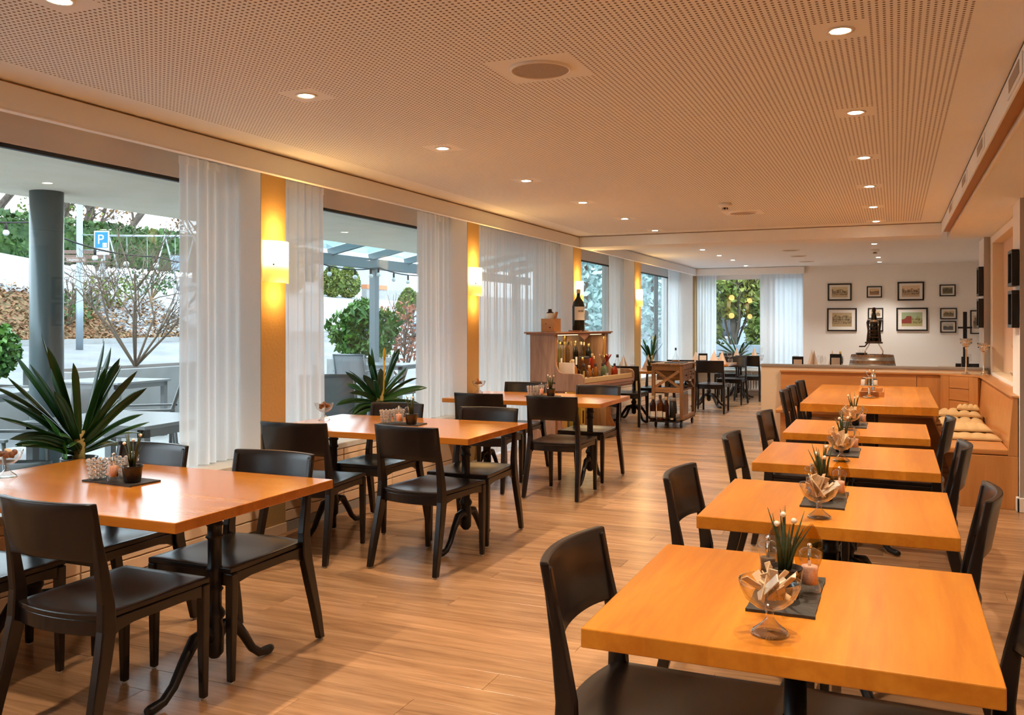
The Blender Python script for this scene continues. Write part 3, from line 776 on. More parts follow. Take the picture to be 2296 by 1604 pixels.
def make_downlight():
    t = thing('downlight', 'x', 'ceiling light', (0, 0, 0))
    MB().lathe([(0.030, 0.004), (0.032, -0.002), (0.050, -0.004), (0.052, 0.0)], 28, cap=False).build('trim_ring', 'plastic_white', t)
    MB().lathe([(0.0305, -0.0035), (0.001, -0.0036)], 24, cap=False).build('lamp_face', 'lamp_glow', t)
    return t
dlp = make_downlight()
names = {(0, 1): 'recessed spot at the top left corner of the ceiling', (0, 2): 'second recessed spot of the window-side row', (0, 3): 'third recessed spot of the window-side row',
         (0, 4): 'fourth recessed spot of the window-side row', (0, 5): 'fifth recessed spot of the window-side row', (0, 6): 'sixth recessed spot of the window-side row', (0, 7): 'last recessed spot of the window-side row before the beam',
         (1, 2): 'largest recessed spot of the right-hand row, above the front table', (1, 3): 'second recessed spot of the right-hand row', (1, 4): 'third recessed spot of the right-hand row', (1, 5): 'fourth recessed spot of the right-hand row',
         (1, 6): 'fifth recessed spot of the right-hand row', (1, 7): 'last recessed spot of the right-hand row before the beam'}
for i, lx in enumerate(LX):
    for j, ly in enumerate(LY):
        lb = names.get((i, j))
        if lb: dup(dlp, lb, (lx, ly, ZC - 0.001), 0, 'recessed ceiling spots')
        spot((lx, ly, ZC - 0.03), DOWN_W * (0.98 if i else 1.0), 104, 0.5, 0.03)
for (lx, ly), lb in zip(((-2.58, 13.05), (-2.56, 14.28), (-2.53, 15.39), (-2.56, 17.0), (-0.26, 13.0), (-0.25, 15.69), (-0.25, 16.9)),
        ('back-room spot nearest the window row beam', 'second back-room spot over the far window tables', 'third back-room spot over the far window tables', 'back-room spot close to the far window pelmet', 'back-room spot above the smoke detector', 'back-room spot over the pictures', 'back-room spot nearest the picture wall')):
    dup(dlp, lb, (lx, ly, ZC - 0.001), 0, 'recessed ceiling spots')
    spot((lx, ly, ZC - 0.03), DOWN_W * 0.8, 110, 0.6, 0.03, col=(1.0, 0.92, 0.82))

def make_speaker():
    t = thing('ceiling_speaker', 'x', 'speaker', (0, 0, 0))
    MB().lathe([(0.118, 0.0), (0.121, -0.010), (0.128, -0.010), (0.131, 0.0)], 48, cap=False).build('rim', 'plastic_white', t)
    MB().lathe([(0.120, -0.006), (0.06, -0.008), (0.001, -0.0085)], 48, cap=False).build('grille', 'speaker_grille', t)
    return t
spp = make_speaker()
dup(spp, 'large round speaker grille in the perforated ceiling near the camera', (-1.376, 3.51, ZC-0.0005), 0, 'round ceiling loudspeakers')
dup(spp, 'round speaker grille beside the smoke detector before the beam', (-1.36, 8.84, ZC-0.0005), 0, 'round ceiling loudspeakers')
for (x, y_), lb in zip(((-1.41, 13.65), (-1.42, 14.87), (-1.41, 16.21)), ('nearest round grille in the back-room ceiling', 'middle round grille in the back-room ceiling', 'farthest round grille in the back-room ceiling')):
    dup(spp, lb, (x, y_, ZC-0.0005), 0, 'round ceiling loudspeakers')
def make_detector():
    t = thing('smoke_detector', 'x', 'smoke detector', (0, 0, 0))
    MB().lathe([(0.058, 0.0), (0.060, -0.022), (0.052, -0.028), (0.046, -0.034), (0.028, -0.038)], 28, cap=True).build('base', 'plastic_white', t)
    MB().lathe([(0.024, -0.036), (0.024, -0.056)], 20).build('sensor_core', 'ink', t)
    for k in range(6):
        a = k*PI/3; MB().bar((0.028*math.cos(a), 0.028*math.sin(a), -0.036), (0.028*math.cos(a), 0.028*math.sin(a), -0.058), 0.005).build('rib', 'plastic_white', t)
    MB().lathe([(0.030, -0.057), (0.030, -0.062), (0.001, -0.063)], 20).build('cap', 'plastic_white', t)
    return t
dtp = make_detector()
dup(dtp, 'white smoke detector on the perforated ceiling before the beam', (-1.40, 8.10, ZC-0.0005), 0, 'smoke detectors')
dup(dtp, 'white smoke detector on the back-room ceiling above the pictures', (-0.27, 14.05, ZC-0.0005), 0, 'smoke detectors')

# ------------------------------------------------------------------ dining chair
def make_chair():
    t = thing('dining_chair', 'x', 'chair', (0, 0, 0))
    # y = 0 at the back edge of the seat, chair faces +y
    def rear(u): s_ = 2*u - 1; return -0.035*(1 - s_*s_)
    def halfw(v): return 0.205 + 0.008*v
    def top(u, v):
        s_ = 2*u - 1; y0 = rear(u); y_ = y0 + (0.485 - y0)*v
        dip = 0.014*math.exp(-((v-0.38)/0.28)**2)*(1 - abs(s_)**2.5)
        return (s_*halfw(v), y_, 0.460 - dip)
    def bot(u, v): p = top(u, v); return (p[0], p[1], 0.438)
    MB().slab(top, bot, 14, 14).build('seat', 'chair_stain', t, bevel=0.004)
    ap = MB()
    def at_(u, v): s_ = 2*u-1; return (s_*0.198, rear(u) + 0.004 + 0.022*v, 0.4375)
    def ab_(u, v): p = at_(u, v); return (p[0], p[1], 0.385)
    ap.slab(at_, ab_, 12, 1)
    ap.box(-0.19, 0.19, 0.452, 0.474, 0.385, 0.4375)
    for s_ in (-1, 1):
        pts = [(0.02, 0.4375), (0.47, 0.4375), (0.47, 0.37), (0.435, 0.392), (0.36, 0.402), (0.12, 0.402), (0.06, 0.392), (0.02, 0.37)]
        ap.extr(pts, 'x', s_*0.200 - 0.012, s_*0.200 + 0.012)
    ap.build('apron', 'chair_stain', t, bevel=0.003)
    for s_ in (-1, 1):
        b = MB(); sec = [(0.200, 0.464, 0.037, 0.4375), (0.200, 0.464, 0.036, 0.30), (0.199, 0.466, 0.027, 0.008)]
        vs = []
        for x, y_, w_, z in sec:
            for i, j in ((-1,-1),(1,-1),(1,1),(-1,1)): vs.append((s_*x + i*w_/2, y_ + j*w_/2, z))
        b.add(vs, [(0,1,2,3),(11,10,9,8)] + [(k*4+i, k*4+(i+1) % 4, k*4+4+(i+1) % 4, k*4+4+i) for k in range(2) for i in range(4)])
        l = b.build('leg', 'chair_stain', t, bevel=0.006)
        MB().lathe([(0.009, 0), (0.010, 0.009)], 10, (s_*0.199, 0.466, 0)).build('glide', 'glide_white', l)
        # back post: foot swept back, straight past the seat, leaning back above it
        path = [(0.228, -0.085, 0.008, 0.015, 0.017), (0.224, -0.062, 0.12, 0.017, 0.021), (0.216, -0.018, 0.30, 0.018, 0.026), (0.210, 0.006, 0.41, 0.018, 0.029), (0.207, 0.006, 0.50, 0.017, 0.025), (0.205, -0.012, 0.62, 0.015, 0.019), (0.203, -0.032, 0.73, 0.013, 0.014), (0.202, -0.048, 0.822, 0.011, 0.012)]
        vs = []
        for x, y_, z, wx, wy in path:
            for i, j in ((-1,-1),(1,-1),(1,1),(-1,1)): vs.append((s_*x + i*wx, y_ + j*wy, z))
        m_ = len(path); b = MB()
        b.add(vs, [(0,1,2,3), tuple(4*m_-1-i for i in range(4))] + [(k*4+i, k*4+(i+1) % 4, k*4+4+(i+1) % 4, k*4+4+i) for k in range(m_-1) for i in range(4)])
        l = b.build('leg', 'chair_stain', t, bevel=0.005)
        MB().lathe([(0.009, 0), (0.010, 0.009)], 10, (s_*0.228, -0.085, 0)).build('glide', 'glide_white', l)
    def yb(s_, z): return -0.010 - (z - 0.62)*0.19 - 0.040*(1 - s_*s_)
    def fr(u, v):
        s_ = 2*u-1; lo = 0.640 + 0.012*abs(s_)**4*-1 ; z = lo + (0.835 - lo)*v
        return (s_*0.218, yb(s_, z) + 0.013, z)
    def bk(u, v): p = fr(u, v); s_ = 2*u-1; return (p[0], p[1] - 0.024, p[2])
    MB().slab(fr, bk, 16, 6).build('backrest', 'chair_stain', t, bevel=0.005)
    return t
ch = make_chair()
GC = 'dark stained dining chairs'
def chair(label, x, y_, rz): return dup(ch, label, (x, y_, 0), rz, GC)
chair('nearest dark chair at lower left, its back to the camera, at the front window table', -2.595, 2.165, 0.0)
chair('dark chair cut by the left edge, showing only its seat under the front window table', -3.30, 2.13, 0.03)
chair('dark chair across the front window table, right one, legs in full view', -2.60, 3.255, PI)
chair('dark chair across the front window table, behind the small potted spikes', -3.315, 3.245, PI)
chair('dark chair with its back to the camera at the middle window table, right one', -2.56, 4.485, -0.10)
chair('dark chair, back to camera, left one of the middle window table by the lamp', -3.275, 4.385, 0.12)
chair('dark chair across the middle window table below the yellow-tipped window plant', -3.355, 5.63, PI)
chair('dark chair across the middle window table, right one', -2.59, 5.575, PI + 0.04)
chair('dark chair on the near side of the window table by the piano bar, left one', -3.21, 6.80, 0.06)
chair('dark chair on the near side of the window table by the piano bar, right one', -2.535, 6.755, 0.0)
chair('dark chair across the piano-bar table, left one against the closed curtain', -3.37, 8.13, PI)
chair('dark chair across the piano-bar table, in front of the keyboard shelf', -2.57, 8.00, PI)
for y_, lb in ((2.25, 'largest dark chair of the right row, left of the front table'), (3.53, 'dark chair left of the second table of the right row'), (4.77, 'dark chair left of the third table of the right row'), (6.06, 'dark chair left of the fourth table of the right row, by the half wall end'),
               (8.10, 'first of three dark chairs lined up left of the thick-topped bench table'), (8.66, 'middle of three dark chairs lined up left of the thick-topped bench table'), (9.45, 'last of three dark chairs lined up left of the thick-topped bench table')):
    chair(lb, -0.735 if y_ < 7 else -0.83, y_, -PI/2 + R.uniform(-0.05, 0.05))
for y_, lb in ((2.25, 'dark chair cut by the right edge beside the front table'), (3.53, 'dark chair right of the second table of the right row, sheen on its back'), (4.83, 'dark chair right of the third table of the right row'), (6.11, 'dark chair right of the fourth table of the right row, before the cushions')):
    chair(lb, 0.245, y_, PI/2 + R.uniform(-0.06, 0.03))
# back room
chair('dark chair with its back to the camera between piano bar and wooden trolley', -3.42, 11.88, 0.0)
chair('dark chair behind the wooden trolley, facing the camera at the first back-room table', -3.30, 13.42, PI)
chair('dark chair with its back to the camera right of the wooden trolley', -2.67, 14.12, 0.0)
chair('dark chair beside the trolley chair, further left at the same table', -3.15, 14.20, 0.05)
chair('dark chair across the second back-room table, turned to the camera', -2.62, 16.05, PI)
chair('dark chair at the last back-room table below the thuja window, right one', -2.45, 16.55, -0.1)
chair('dark chair at the back window under the plant, left one', -2.95, 17.62, PI)

# ------------------------------------------------------------------ tables
def make_foot(b, ang, reach=0.33, cx=0.0, cy=0.0):
    c_, s_ = math.cos(ang), math.sin(ang)
    pr = [(0.012, 0.175, 0.024), (0.05, 0.215, 0.025), (0.11, 0.205, 0.024), (0.17, 0.135, 0.020), (0.22, 0.065, 0.018), (0.27, 0.028, 0.018), (reach, 0.022, 0.020), (reach+0.02, 0.022, 0.014)]
    b.tube([(cx + c_*r, cy + s_*r, z) for r, z, _ in pr], [q for _, _, q in pr], 8)
    return b
def column(b, top, cx=0.0, cy=0.0):
    b.lathe([(0.018, 0.10), (0.034, 0.12), (0.036, 0.22), (0.030, 0.25), (0.040, 0.265), (0.040, 0.28), (0.027, 0.30), (0.027, 0.36), (0.034, 0.37), (0.027, 0.38), (0.027, 0.44), (0.034, 0.45), (0.027, 0.46),
             (0.027, top-0.14), (0.037, top-0.13), (0.028, top-0.12), (0.028, top-0.09), (0.037, top-0.08), (0.028, top-0.07), (0.028, top-0.012), (0.10, top-0.01), (0.10, top)], 16, (cx, cy, 0))
    return b
def make_table4(L_, W_, th):
    t = thing('window_table', 'x', 'table', (0, 0, 0))
    Z1 = 0.745
    MB().box(-L_/2, L_/2, -W_/2, W_/2, Z1-th, Z1).build('table_top', 'table_wood_x', t, bevel=0.003)
    for s_ in (-1, 1):
        cx = s_*(L_/2 - 0.24)
        p_ = column(MB(), Z1-th, cx, 0).build('column', 'cast_iron', t)
        for a in (PI/2, -PI/2): make_foot(MB(), a, 0.33, cx, 0).build('foot', 'cast_iron', p_)
    return t
tp = make_table4(1.49, 0.92, 0.038)
dup(tp, 'front window table at lower left with glasses and small potted spikes', (-2.975, 2.775, 0), 0, 'long window tables')
dup(tp, 'middle window table with chairs all round, before the yellow-tipped plant', (-3.03, 5.13, 0), 0, 'long window tables')
dup(tp, 'window table in front of the piano bar', (-3.01, 7.60, 0), 0, 'long window tables')
def make_table2(W_, D_, th, name='square_table', m='table_wood_y', nfeet=4, a0=PI/4):
    t = thing(name, 'x', 'table', (0, 0, 0)); Z1 = 0.745
    MB().box(-W_/2, W_/2, -D_/2, D_/2, Z1-th, Z1).build('table_top', m, t, bevel=0.003)
    p_ = column(MB(), Z1-th).build('column', 'cast_iron', t)
    for k in range(nfeet): make_foot(MB(), a0 + k*2*PI/nfeet, 0.33).build('foot', 'cast_iron', p_)
    return t
rp2 = make_table2(0.83, 0.82, 0.044)
RT = [2.285, 3.535, 4.85, 6.14]
for y_, lb in zip(RT, ('front table of the right row with glass coupe, orange oak top', 'second table of the right row', 'third table of the right row', 'fourth table of the right row, next to the long bench table')):
    dup(rp2, lb, (-0.225, y_, 0), 0, 'square oak tables of the right row')
t = thing('bench_table', 'long thick-topped oak table beside the corner bench', 'table', (-0.21, 9.14, 0))
MB().box(-0.53, 0.53, -1.25, 1.25, 0.675, 0.745).build('table_top', 'table_wood_y', t, bevel=0.004)
for s_ in (-1, 1):
    MB().box(-0.05, 0.05, s_*0.85-0.05, s_*0.85+0.05, 0.04, 0.675).build('leg', 'cast_iron', t, bevel=0.004)
    MB().box(-0.35, 0.35, s_*0.85-0.05, s_*0.85+0.05, 0, 0.04).build('foot', 'cast_iron', t, bevel=0.006)
bt = make_table2(0.80, 0.85, 0.035, 'restaurant_table', 'table_wood_x', 4, PI/4)
BT = [(-3.49, 12.62), (-2.90, 15.20), (-2.72, 17.12), (-1.05, 13.25), (1.02, 15.2)]
for (x, y_), lb in zip(BT, ('laid table behind the piano bar with pedestal feet', 'laid table behind the wooden trolley', 'laid table under the back window', 'laid table hidden behind the half wall by the barrel', 'small table in the back room beside the black stand')):
    dup(bt, lb, (x, y_, 0), 0, 'laid tables of the back room')

# ------------------------------------------------------------------ things on the tables
TZ = 0.745
def make_slate(L_, W_):
    t = thing('slate_tray', 'x', 'tray', (0, 0, 0))
    b = MB(); rr = random.Random(5); n = 40; pts = []
    for k in range(n):
        s_ = k/n*4; e_ = int(s_); f_ = s_ - e_; j = rr.uniform(-0.0015, 0.0015)
        pts.append([(-L_/2+L_*f_, -W_/2+j), (L_/2+j, -W_/2+W_*f_), (L_/2-L_*f_, W_/2+j), (-L_/2+j, W_/2-W_*f_)][e_])
    b.prism(pts, 0, 0.007); b.build('stone', 'slate', t)
    return t
def make_pot_plant(seed):
    rr = random.Random(seed)
    t = thing('spiky_plant', 'x', 'plant', (0, 0, 0))
    MB().lathe([(0.001, 0.002), (0.030, 0.0), (0.034, 0.004), (0.041, 0.062), (0.044, 0.07), (0.041, 0.07), (0.038, 0.058), (0.001, 0.056)], 20, cap=False).build('pot', 'pot_black', t)
    MB().lathe([(0.038, 0.058), (0.02, 0.062), (0.001, 0.063)], 12, cap=False).build('soil', 'soil', t)
    for k in range(9):
        a = rr.uniform(0, 6.28); le = rr.uniform(0.09, 0.17); out = rr.uniform(0.01, 0.06); r0 = rr.uniform(0, 0.015)
        c_, s_ = math.cos(a), math.sin(a)
        MB().tube([(c_*r0, s_*r0, 0.058), (c_*(r0+out*0.35), s_*(r0+out*0.35), 0.058+le*0.5), (c_*(r0+out), s_*(r0+out), 0.058+le)], [0.0045, 0.0038, 0.0006], 6).build('leaf', 'spike_green', t)
    for k in range(3):
        a = 2.1*k + rr.uniform(-0.4, 0.4); le = rr.uniform(0.10, 0.135); out = rr.uniform(0.02, 0.035); c_, s_ = math.cos(a), math.sin(a)
        st = MB().tube([(c_*0.008, s_*0.008, 0.058), (c_*out*0.6, s_*out*0.6, 0.058+le*0.6), (c_*out, s_*out, 0.058+le)], [0.0035, 0.003, 0.0022], 6).build('stalk', 'spike_green', t)
        MB().ball((c_*out, s_*out, 0.062+le), 0.0075, 10, 6).build('bead', 'pearl', st)
    return t
def make_mill(fill):
    t = thing('glass_mill', 'x', 'mill', (0, 0, 0))
    MB().lathe([(0.024, 0.0), (0.026, 0.004), (0.026, 0.014), (0.021, 0.03), (0.0195, 0.05), (0.022, 0.072), (0.0215, 0.078)], 20, cap=False).build('body', 'thin_clear', t)
    MB().lathe([(0.001, 0.022), (0.019, 0.022), (0.0175, 0.045), (0.020, 0.066), (0.001, 0.067)], 16).build('filling', fill, t)
    h = MB().lathe([(0.0215, 0.078), (0.024, 0.082), (0.027, 0.092), (0.025, 0.103), (0.014, 0.110), (0.001, 0.111)], 20, cap=False).build('head', 'thin_clear', t)
    MB().lathe([(0.004, 0.067), (0.004, 0.108)], 8).build('spindle', 'chrome', t)
    MB().ball((0, 0, 0.116), 0.0065, 10, 6).build('knob', 'chrome', h)
    return t
def make_tumblers():
    t = thing('beaded_tumbler', 'x', 'glass', (0, 0, 0))
    b = MB().lathe([(0.020, 0.0), (0.024, 0.003), (0.030, 0.03), (0.036, 0.085), (0.034, 0.085), (0.028, 0.03), (0.021, 0.006), (0.001, 0.006)], 20, cap=False)
    b.build('bowl', 'thin_clear', t)
    for zr in (0.014, 0.032, 0.050, 0.067, 0.083):
        b = MB(); r = 0.026 + (zr)*0.14
        for k in range(9): a = k*PI/4.5; b.ball((r*math.cos(a), r*math.sin(a), zr), 0.0082, 8, 5)
        b.build('bead_ring', 'bead_glass', t)
    return t
def make_coupe(kind, seed):
    rr = random.Random(seed)
    t = thing('glass_coupe', 'x', 'dish', (0, 0, 0))
    n = 30
    def ribbed(prof, amp): # scalloped lathe
        b = MB(); vs = []; 
        for r, z, a_ in prof:
            for i in range(n*2): a = PI*i/n; q_ = r*(1 + a_*math.cos(i*PI)) ; vs.append((q_*math.cos(a), q_*math.sin(a), z))
        k = n*2
        b.add(vs, [(j*k+i, j*k+(i+1) % k, (j+1)*k+(i+1) % k, (j+1)*k+i) for j in range(len(prof)-1) for i in range(k)], True)
        return b
    ribbed([(0.001, 0.004, 0), (0.034, 0.0, 0.02), (0.041, 0.002, 0.03), (0.036, 0.008, 0.03), (0.017, 0.024, 0.03), (0.0095, 0.034, 0), (0.008, 0.045, 0), (0.011, 0.052, 0), (0.001, 0.054, 0)], 0).build('foot', 'cut_glass', t)
    ribbed([(0.008, 0.053, 0), (0.030, 0.060, 0.02), (0.052, 0.078, 0.012), (0.064, 0.104, 0.0), (0.066, 0.118, 0), (0.0635, 0.118, 0), (0.061, 0.104, 0), (0.049, 0.081, 0.012), (0.028, 0.064, 0.02), (0.001, 0.058, 0)], 0).build('bowl', 'thin_clear', t)
    if kind == 'packets':
        for k in range(16):
            a = rr.uniform(0, 6.28); le = rr.uniform(0.075, 0.1); cx, cy = rr.uniform(-0.022, 0.022), rr.uniform(-0.022, 0.022)
            tilt = rr.uniform(0.5, 1.25); c_, s_ = math.cos(a), math.sin(a)
            d = Vector((c_*math.cos(tilt), s_*math.cos(tilt), math.sin(tilt))); p0 = Vector((cx, cy, 0.094)) - d*0.02
            MB().bar(p0, p0 + d*le*0.85, 0.019, 0.0028, rr.uniform(0, 3)).build('packet', rr.choice(['paper_white', 'paper_kraft', 'paper_kraft']), t, bevel=0.001)
    else:
        for k in range(9):
            a = rr.uniform(0, 6.28); r = rr.uniform(0, 0.034); z = 0.088 + 0.02*(k/9) + (0.034 - r)*0.35
            c_ = Vector((r*math.cos(a), r*math.sin(a), z)); q_ = rr.uniform(0, 3)
            if rr.random() < 0.6:
                MB().bar(c_ - Vector((math.cos(q_), math.sin(q_), 0.2))*0.017, c_ + Vector((math.cos(q_), math.sin(q_), 0.2))*0.017, 0.024, 0.015, rr.uniform(0, 1)).build('cookie', rr.choice(['cookie', 'truffle', 'paper_kraft']), t, bevel=0.004)
            else: MB().ball(c_, 0.0135, 10, 7).build('chocolate', 'truffle', t)
        if seed % 2: MB().bar((-0.03, 0, 0.10), (-0.085, 0.01, 0.145), 0.02, 0.003).build('wafer', 'cookie', t)
    return t
sl = make_slate(0.30, 0.155); slr = make_slate(0.155, 0.34)
pp = [make_pot_plant(s_) for s_ in (11, 12, 13, 14)]
ms, mpp = make_mill('pink_salt'), make_mill('peppercorn')
tm = make_tumblers()
ck = make_coupe('cookies', 21); ck2 = make_coupe('cookies', 24); pk = make_coupe('packets', 31); pk2 = make_coupe('packets', 33); pk3 = make_coupe('packets', 35)
for k, (x, y_, nm, tb) in enumerate(((-3.03, 2.835, 'front window table', 0), (-3.02, 5.17, 'middle window table', 1), (-2.98, 7.66, 'window table by the piano bar', 2))):
    dup(sl, 'dark slate tray on the %s' % nm, (x, y_, TZ), (-0.08, 0.1, 0.0)[k], 'slate trays')
    dup(pp[k], 'small black pot of beaded spikes on the %s' % nm, (x+0.085, y_-0.02, TZ+0.007), k*1.3, 'small black pots with spikes')
    dup(ms, 'clear mill of pink salt on the %s' % nm, (x+0.005, y_-0.045, TZ+0.007), 0, 'clear salt and pepper mills')
    dup(mpp, 'clear mill of dark peppercorns on the %s' % nm, (x+0.035, y_+0.03, TZ+0.007), 0, 'clear salt and pepper mills')
    for j, (dx, dy, w_) in enumerate(((-0.10, -0.035, 'left'), (-0.048, 0.038, 'rear'))):
        dup(tm, '%s beaded glass tumbler on the slate of the %s' % (w_, nm), (x+dx, y_+dy, TZ+0.007), j, 'beaded glass tumblers')
dup(ck, 'glass coupe of cookies and chocolates at the far left edge', (-3.58, 2.72, TZ), 0.6, 'glass coupes of sweets')
dup(ck2, 'glass coupe of cookies on the window end of the middle table', (-3.66, 5.20, TZ), 0.0, 'glass coupes of sweets')
dup(ck, 'glass coupe of sweets on the table by the piano bar', (-3.70, 7.80, TZ), 2.0, 'glass coupes of sweets')
for k, (y_, nm) in enumerate(zip(RT, ('front table', 'second table', 'third table', 'fourth table'))):
    dy = (0.02, 0.06, 0.10, 0.15)[k]
    dup(slr, 'dark slate tray on the %s of the right row' % nm, (-0.245, y_+dy, TZ), 0, 'slate trays')
    dup(pp[(k+3) % 4], 'small black pot of spikes with pearl beads on the %s of the right row' % nm, (-0.25, y_+dy-0.03, TZ+0.007), k*0.9, 'small black pots with spikes')
    dup(ms, 'clear mill of pink salt on the %s of the right row' % nm, (-0.195, y_+dy+0.02, TZ+0.007), 0, 'clear salt and pepper mills')
    dup(mpp, 'clear mill of peppercorns on the %s of the right row' % nm, (-0.30, y_+dy+0.06, TZ+0.007), 0, 'clear salt and pepper mills')
    dup((pk, pk2, pk3, pk)[k], 'glass coupe filled with paper sugar packets on the %s of the right row' % nm, ((-0.25, 2.00, TZ), (-0.242, 3.26, TZ), (-0.242, 4.64, TZ), (-0.26, 6.02, TZ))[k], (0.3, 1.9, 4.0, 5.1)[k], 'glass coupes of sugar packets')
def make_leafglass():
    t = thing('glass_leaf_holder', 'x', 'holder', (0, 0, 0))
    for s_, m_ in ((-1, 'thin_grey'), (1, 'thin_amber')):
        def fn(u, v, s_=s_):
            wv = 0.036*math.sin(PI*min(1, v*0.86+0.12))**0.8; x = (u-0.5)*2*wv
            return (s_*(0.030 + 0.012*v) + x, 0.01*s_ + 0.012*math.cos(x*30), 0.003 + v*0.135)
        def fb(u, v, s_=s_): p = fn(u, v); return (p[0], p[1]+0.003, p[2])
        MB().slab(fn, fb, 8, 12).build('leaf', m_, t)
    MB().box(-0.055, 0.055, -0.014, 0.030, 0, 0.005).build('base', 'thin_clear', t, bevel=0.001)
    return t
lgp = make_leafglass()
dup(lgp, 'pair of upright leaf-shaped glass pieces behind the mills on the front table', (-0.245, 2.45, TZ+0.007), 0, 'upright glass leaves')
dup(lgp, 'pair of upright glass leaf pieces behind the mills on the second table', (-0.235, 3.73, TZ+0.007), 0, 'upright glass leaves')

# cruet stand and tray on the bench table
t = thing('wooden_tray', 'shallow pale wooden tray on the long bench table', 'tray', (-0.20, 9.05, TZ))
MB().box(-0.105, 0.105, -0.28, 0.28, 0, 0.01).build('bottom', 'bench_wood_x', t)
for a in ((-0.105, -0.093, -0.28, 0.28), (0.093, 0.105, -0.28, 0.28), (-0.093, 0.093, -0.28, -0.268), (-0.093, 0.093, 0.268, 0.28)): MB().box(*a, 0.01, 0.05).build('rim', 'bench_wood_x', t, bevel=0.003)
t = thing('cruet_stand', 'silver tiered stand with ring handle and jars on the bench table', 'stand', (-0.215, 8.70, TZ))
MB().lathe([(0.05, 0), (0.06, 0.004), (0.045, 0.015), (0.012, 0.03), (0.008, 0.06), (0.008, 0.20)], 20).build('base', 'gold_chrome', t)
MB().lathe([(0.008, 0.10), (0.075, 0.105), (0.078, 0.115), (0.008, 0.112)], 24).build('lower_tier', 'gold_chrome', t)
MB().lathe([(0.008, 0.17), (0.05, 0.175), (0.053, 0.185), (0.008, 0.182)], 24).build('upper_tier', 'gold_chrome', t)
MB().tube([(0.022*math.cos(a), 0, 0.225+0.028*math.sin(a)) for a in [k*PI/8 for k in range(17)]], 0.004, 6).build('ring_handle', 'chrome', t)
for (x, y_), m_, h_, nm in (((-0.05, -0.03), 'label_white', 0.055, 'jar'), ((0.05, -0.02), 'label_cream', 0.05, 'jar'), ((0.0, 0.05), 'box_green', 0.06, 'jar')):
    j = MB().lathe([(0.018, 0), (0.02, 0.004), (0.02, h_*0.8), (0.014, h_)], 14, (x, y_, 0.114)).build(nm, m_, t)
    MB().lathe([(0.0155, h_), (0.0155, h_+0.008)], 14, (x, y_, 0.114)).build('lid', 'ink', j)
t = thing('silver_bottle', 'slim silver pepper grinder standing on the pale wooden tray', 'grinder', (-0.185, 9.00, TZ+0.01))
MB().lathe([(0.024, 0), (0.026, 0.01), (0.018, 0.05), (0.024, 0.10), (0.016, 0.14), (0.021, 0.17), (0.014, 0.20), (0.010, 0.205)], 16).build('body', 'chrome', t)
MB().ball((0, 0, 0.215), 0.014, 12, 8).build('knob', 'chrome', t)

# ------------------------------------------------------------------ piano turned into a bar
PA = math.radians(-8)
pn = thing('piano_bar', 'old upright piano turned into a bar, open front full of bottles', 'piano', (-3.583, 9.60, 0), PA)
# local frame: y along the keyboard (away from the camera), +x to the room, origin at the near front corner of the case
PL = 1.42
MB().box(-0.335, 0.0, 0.0, 0.030, 0.03, 1.285).build('side_panel', 'piano_wood', pn, bevel=0.003)
MB().box(-0.335, 0.0, PL-0.030, PL, 0.03, 1.285).build('side_panel', 'piano_wood', pn, bevel=0.003)
MB().box(-0.335, -0.32, 0.030, PL-0.030, 0.03, 1.285).build('back_panel', 'piano_trim', pn)
MB().box(-0.318, -0.314, 0.06, PL-0.06, 0.80, 1.27).build('mirror', 'mirror', pn)
MB().box(-0.39, 0.045, -0.05, PL+0.05, 1.300, 1.318).box(-0.37, 0.03, -0.035, PL+0.035, 1.285, 1.300).build('cornice', 'piano_trim', pn, bevel=0.006)
MB().extr([(0.55, 1.285), (0.87, 1.285), (0.71, 1.215)], 'x', 0.005, 0.018).build('pendant_ornament', 'piano_trim', pn)
for y_ in (0.035, PL-0.060):
    MB().lathe([(0.012, 0.0), (0.022, 0.03), (0.012, 0.06), (0.02, 0.2), (0.012, 0.38), (0.022, 0.42), (0.012, 0.45)], 12, (-0.03, y_+0.012, 0.82)).build('gilt_post', 'gilt', pn)
MB().box(-0.02, 0.0, 0.03, 0.06, 0.78, 1.285).box(-0.02, 0.0, PL-0.06, PL-0.03, 0.78, 1.285).build('stile', 'piano_trim', pn, bevel=0.003)
MB().box(-0.32, 0.34, 0.0, PL, 0.715, 0.745).build('keyboard_shelf', 'ebony_shelf', pn, bevel=0.004)
MB().box(0.325, 0.350, 0.03, PL-0.03, 0.735, 0.795).build('key_rail', 'brass_rail', pn, bevel=0.006)
MB().extr([(0.32, 0.715), (0.365, 0.735), (0.365, 0.70), (0.345, 0.69), (0.355, 0.67), (0.33, 0.645), (0.0, 0.635), (0.0, 0.715)], 'y', 0.0, PL).build('key_bed', 'piano_trim', pn, bevel=0.003)
MB().box(-0.313, -0.12, 0.03, PL-0.03, 0.7455, 0.865).build('bottle_step', 'mirror', pn)
MB().box(-0.06, -0.045, 0.10, PL-0.10, 1.276, 1.284).build('lamp_strip', 'strip_glow', pn)
for y_ in (0.35, 1.05):
    l = bpy.data.lights.new('strip_light', 'AREA'); l.shape = 'RECTANGLE'; l.size = 0.03; l.size_y = 0.5; l.energy = 0.75; l.color = (1.0, 0.78, 0.45)
    o = bpy.data.objects.new('strip_light', l); C.objects.link(o); o.parent = pn; o.location = (-0.06, y_, 1.272)
    l = bpy.data.lights.new('shelf_light', 'AREA'); l.shape = 'RECTANGLE'; l.size = 0.03; l.size_y = 0.5; l.energy = 0.6; l.color = (1.0, 0.80, 0.42)
    o = bpy.data.objects.new('shelf_light', l); C.objects.link(o); o.parent = pn; o.location = (-0.08, y_, 0.63)
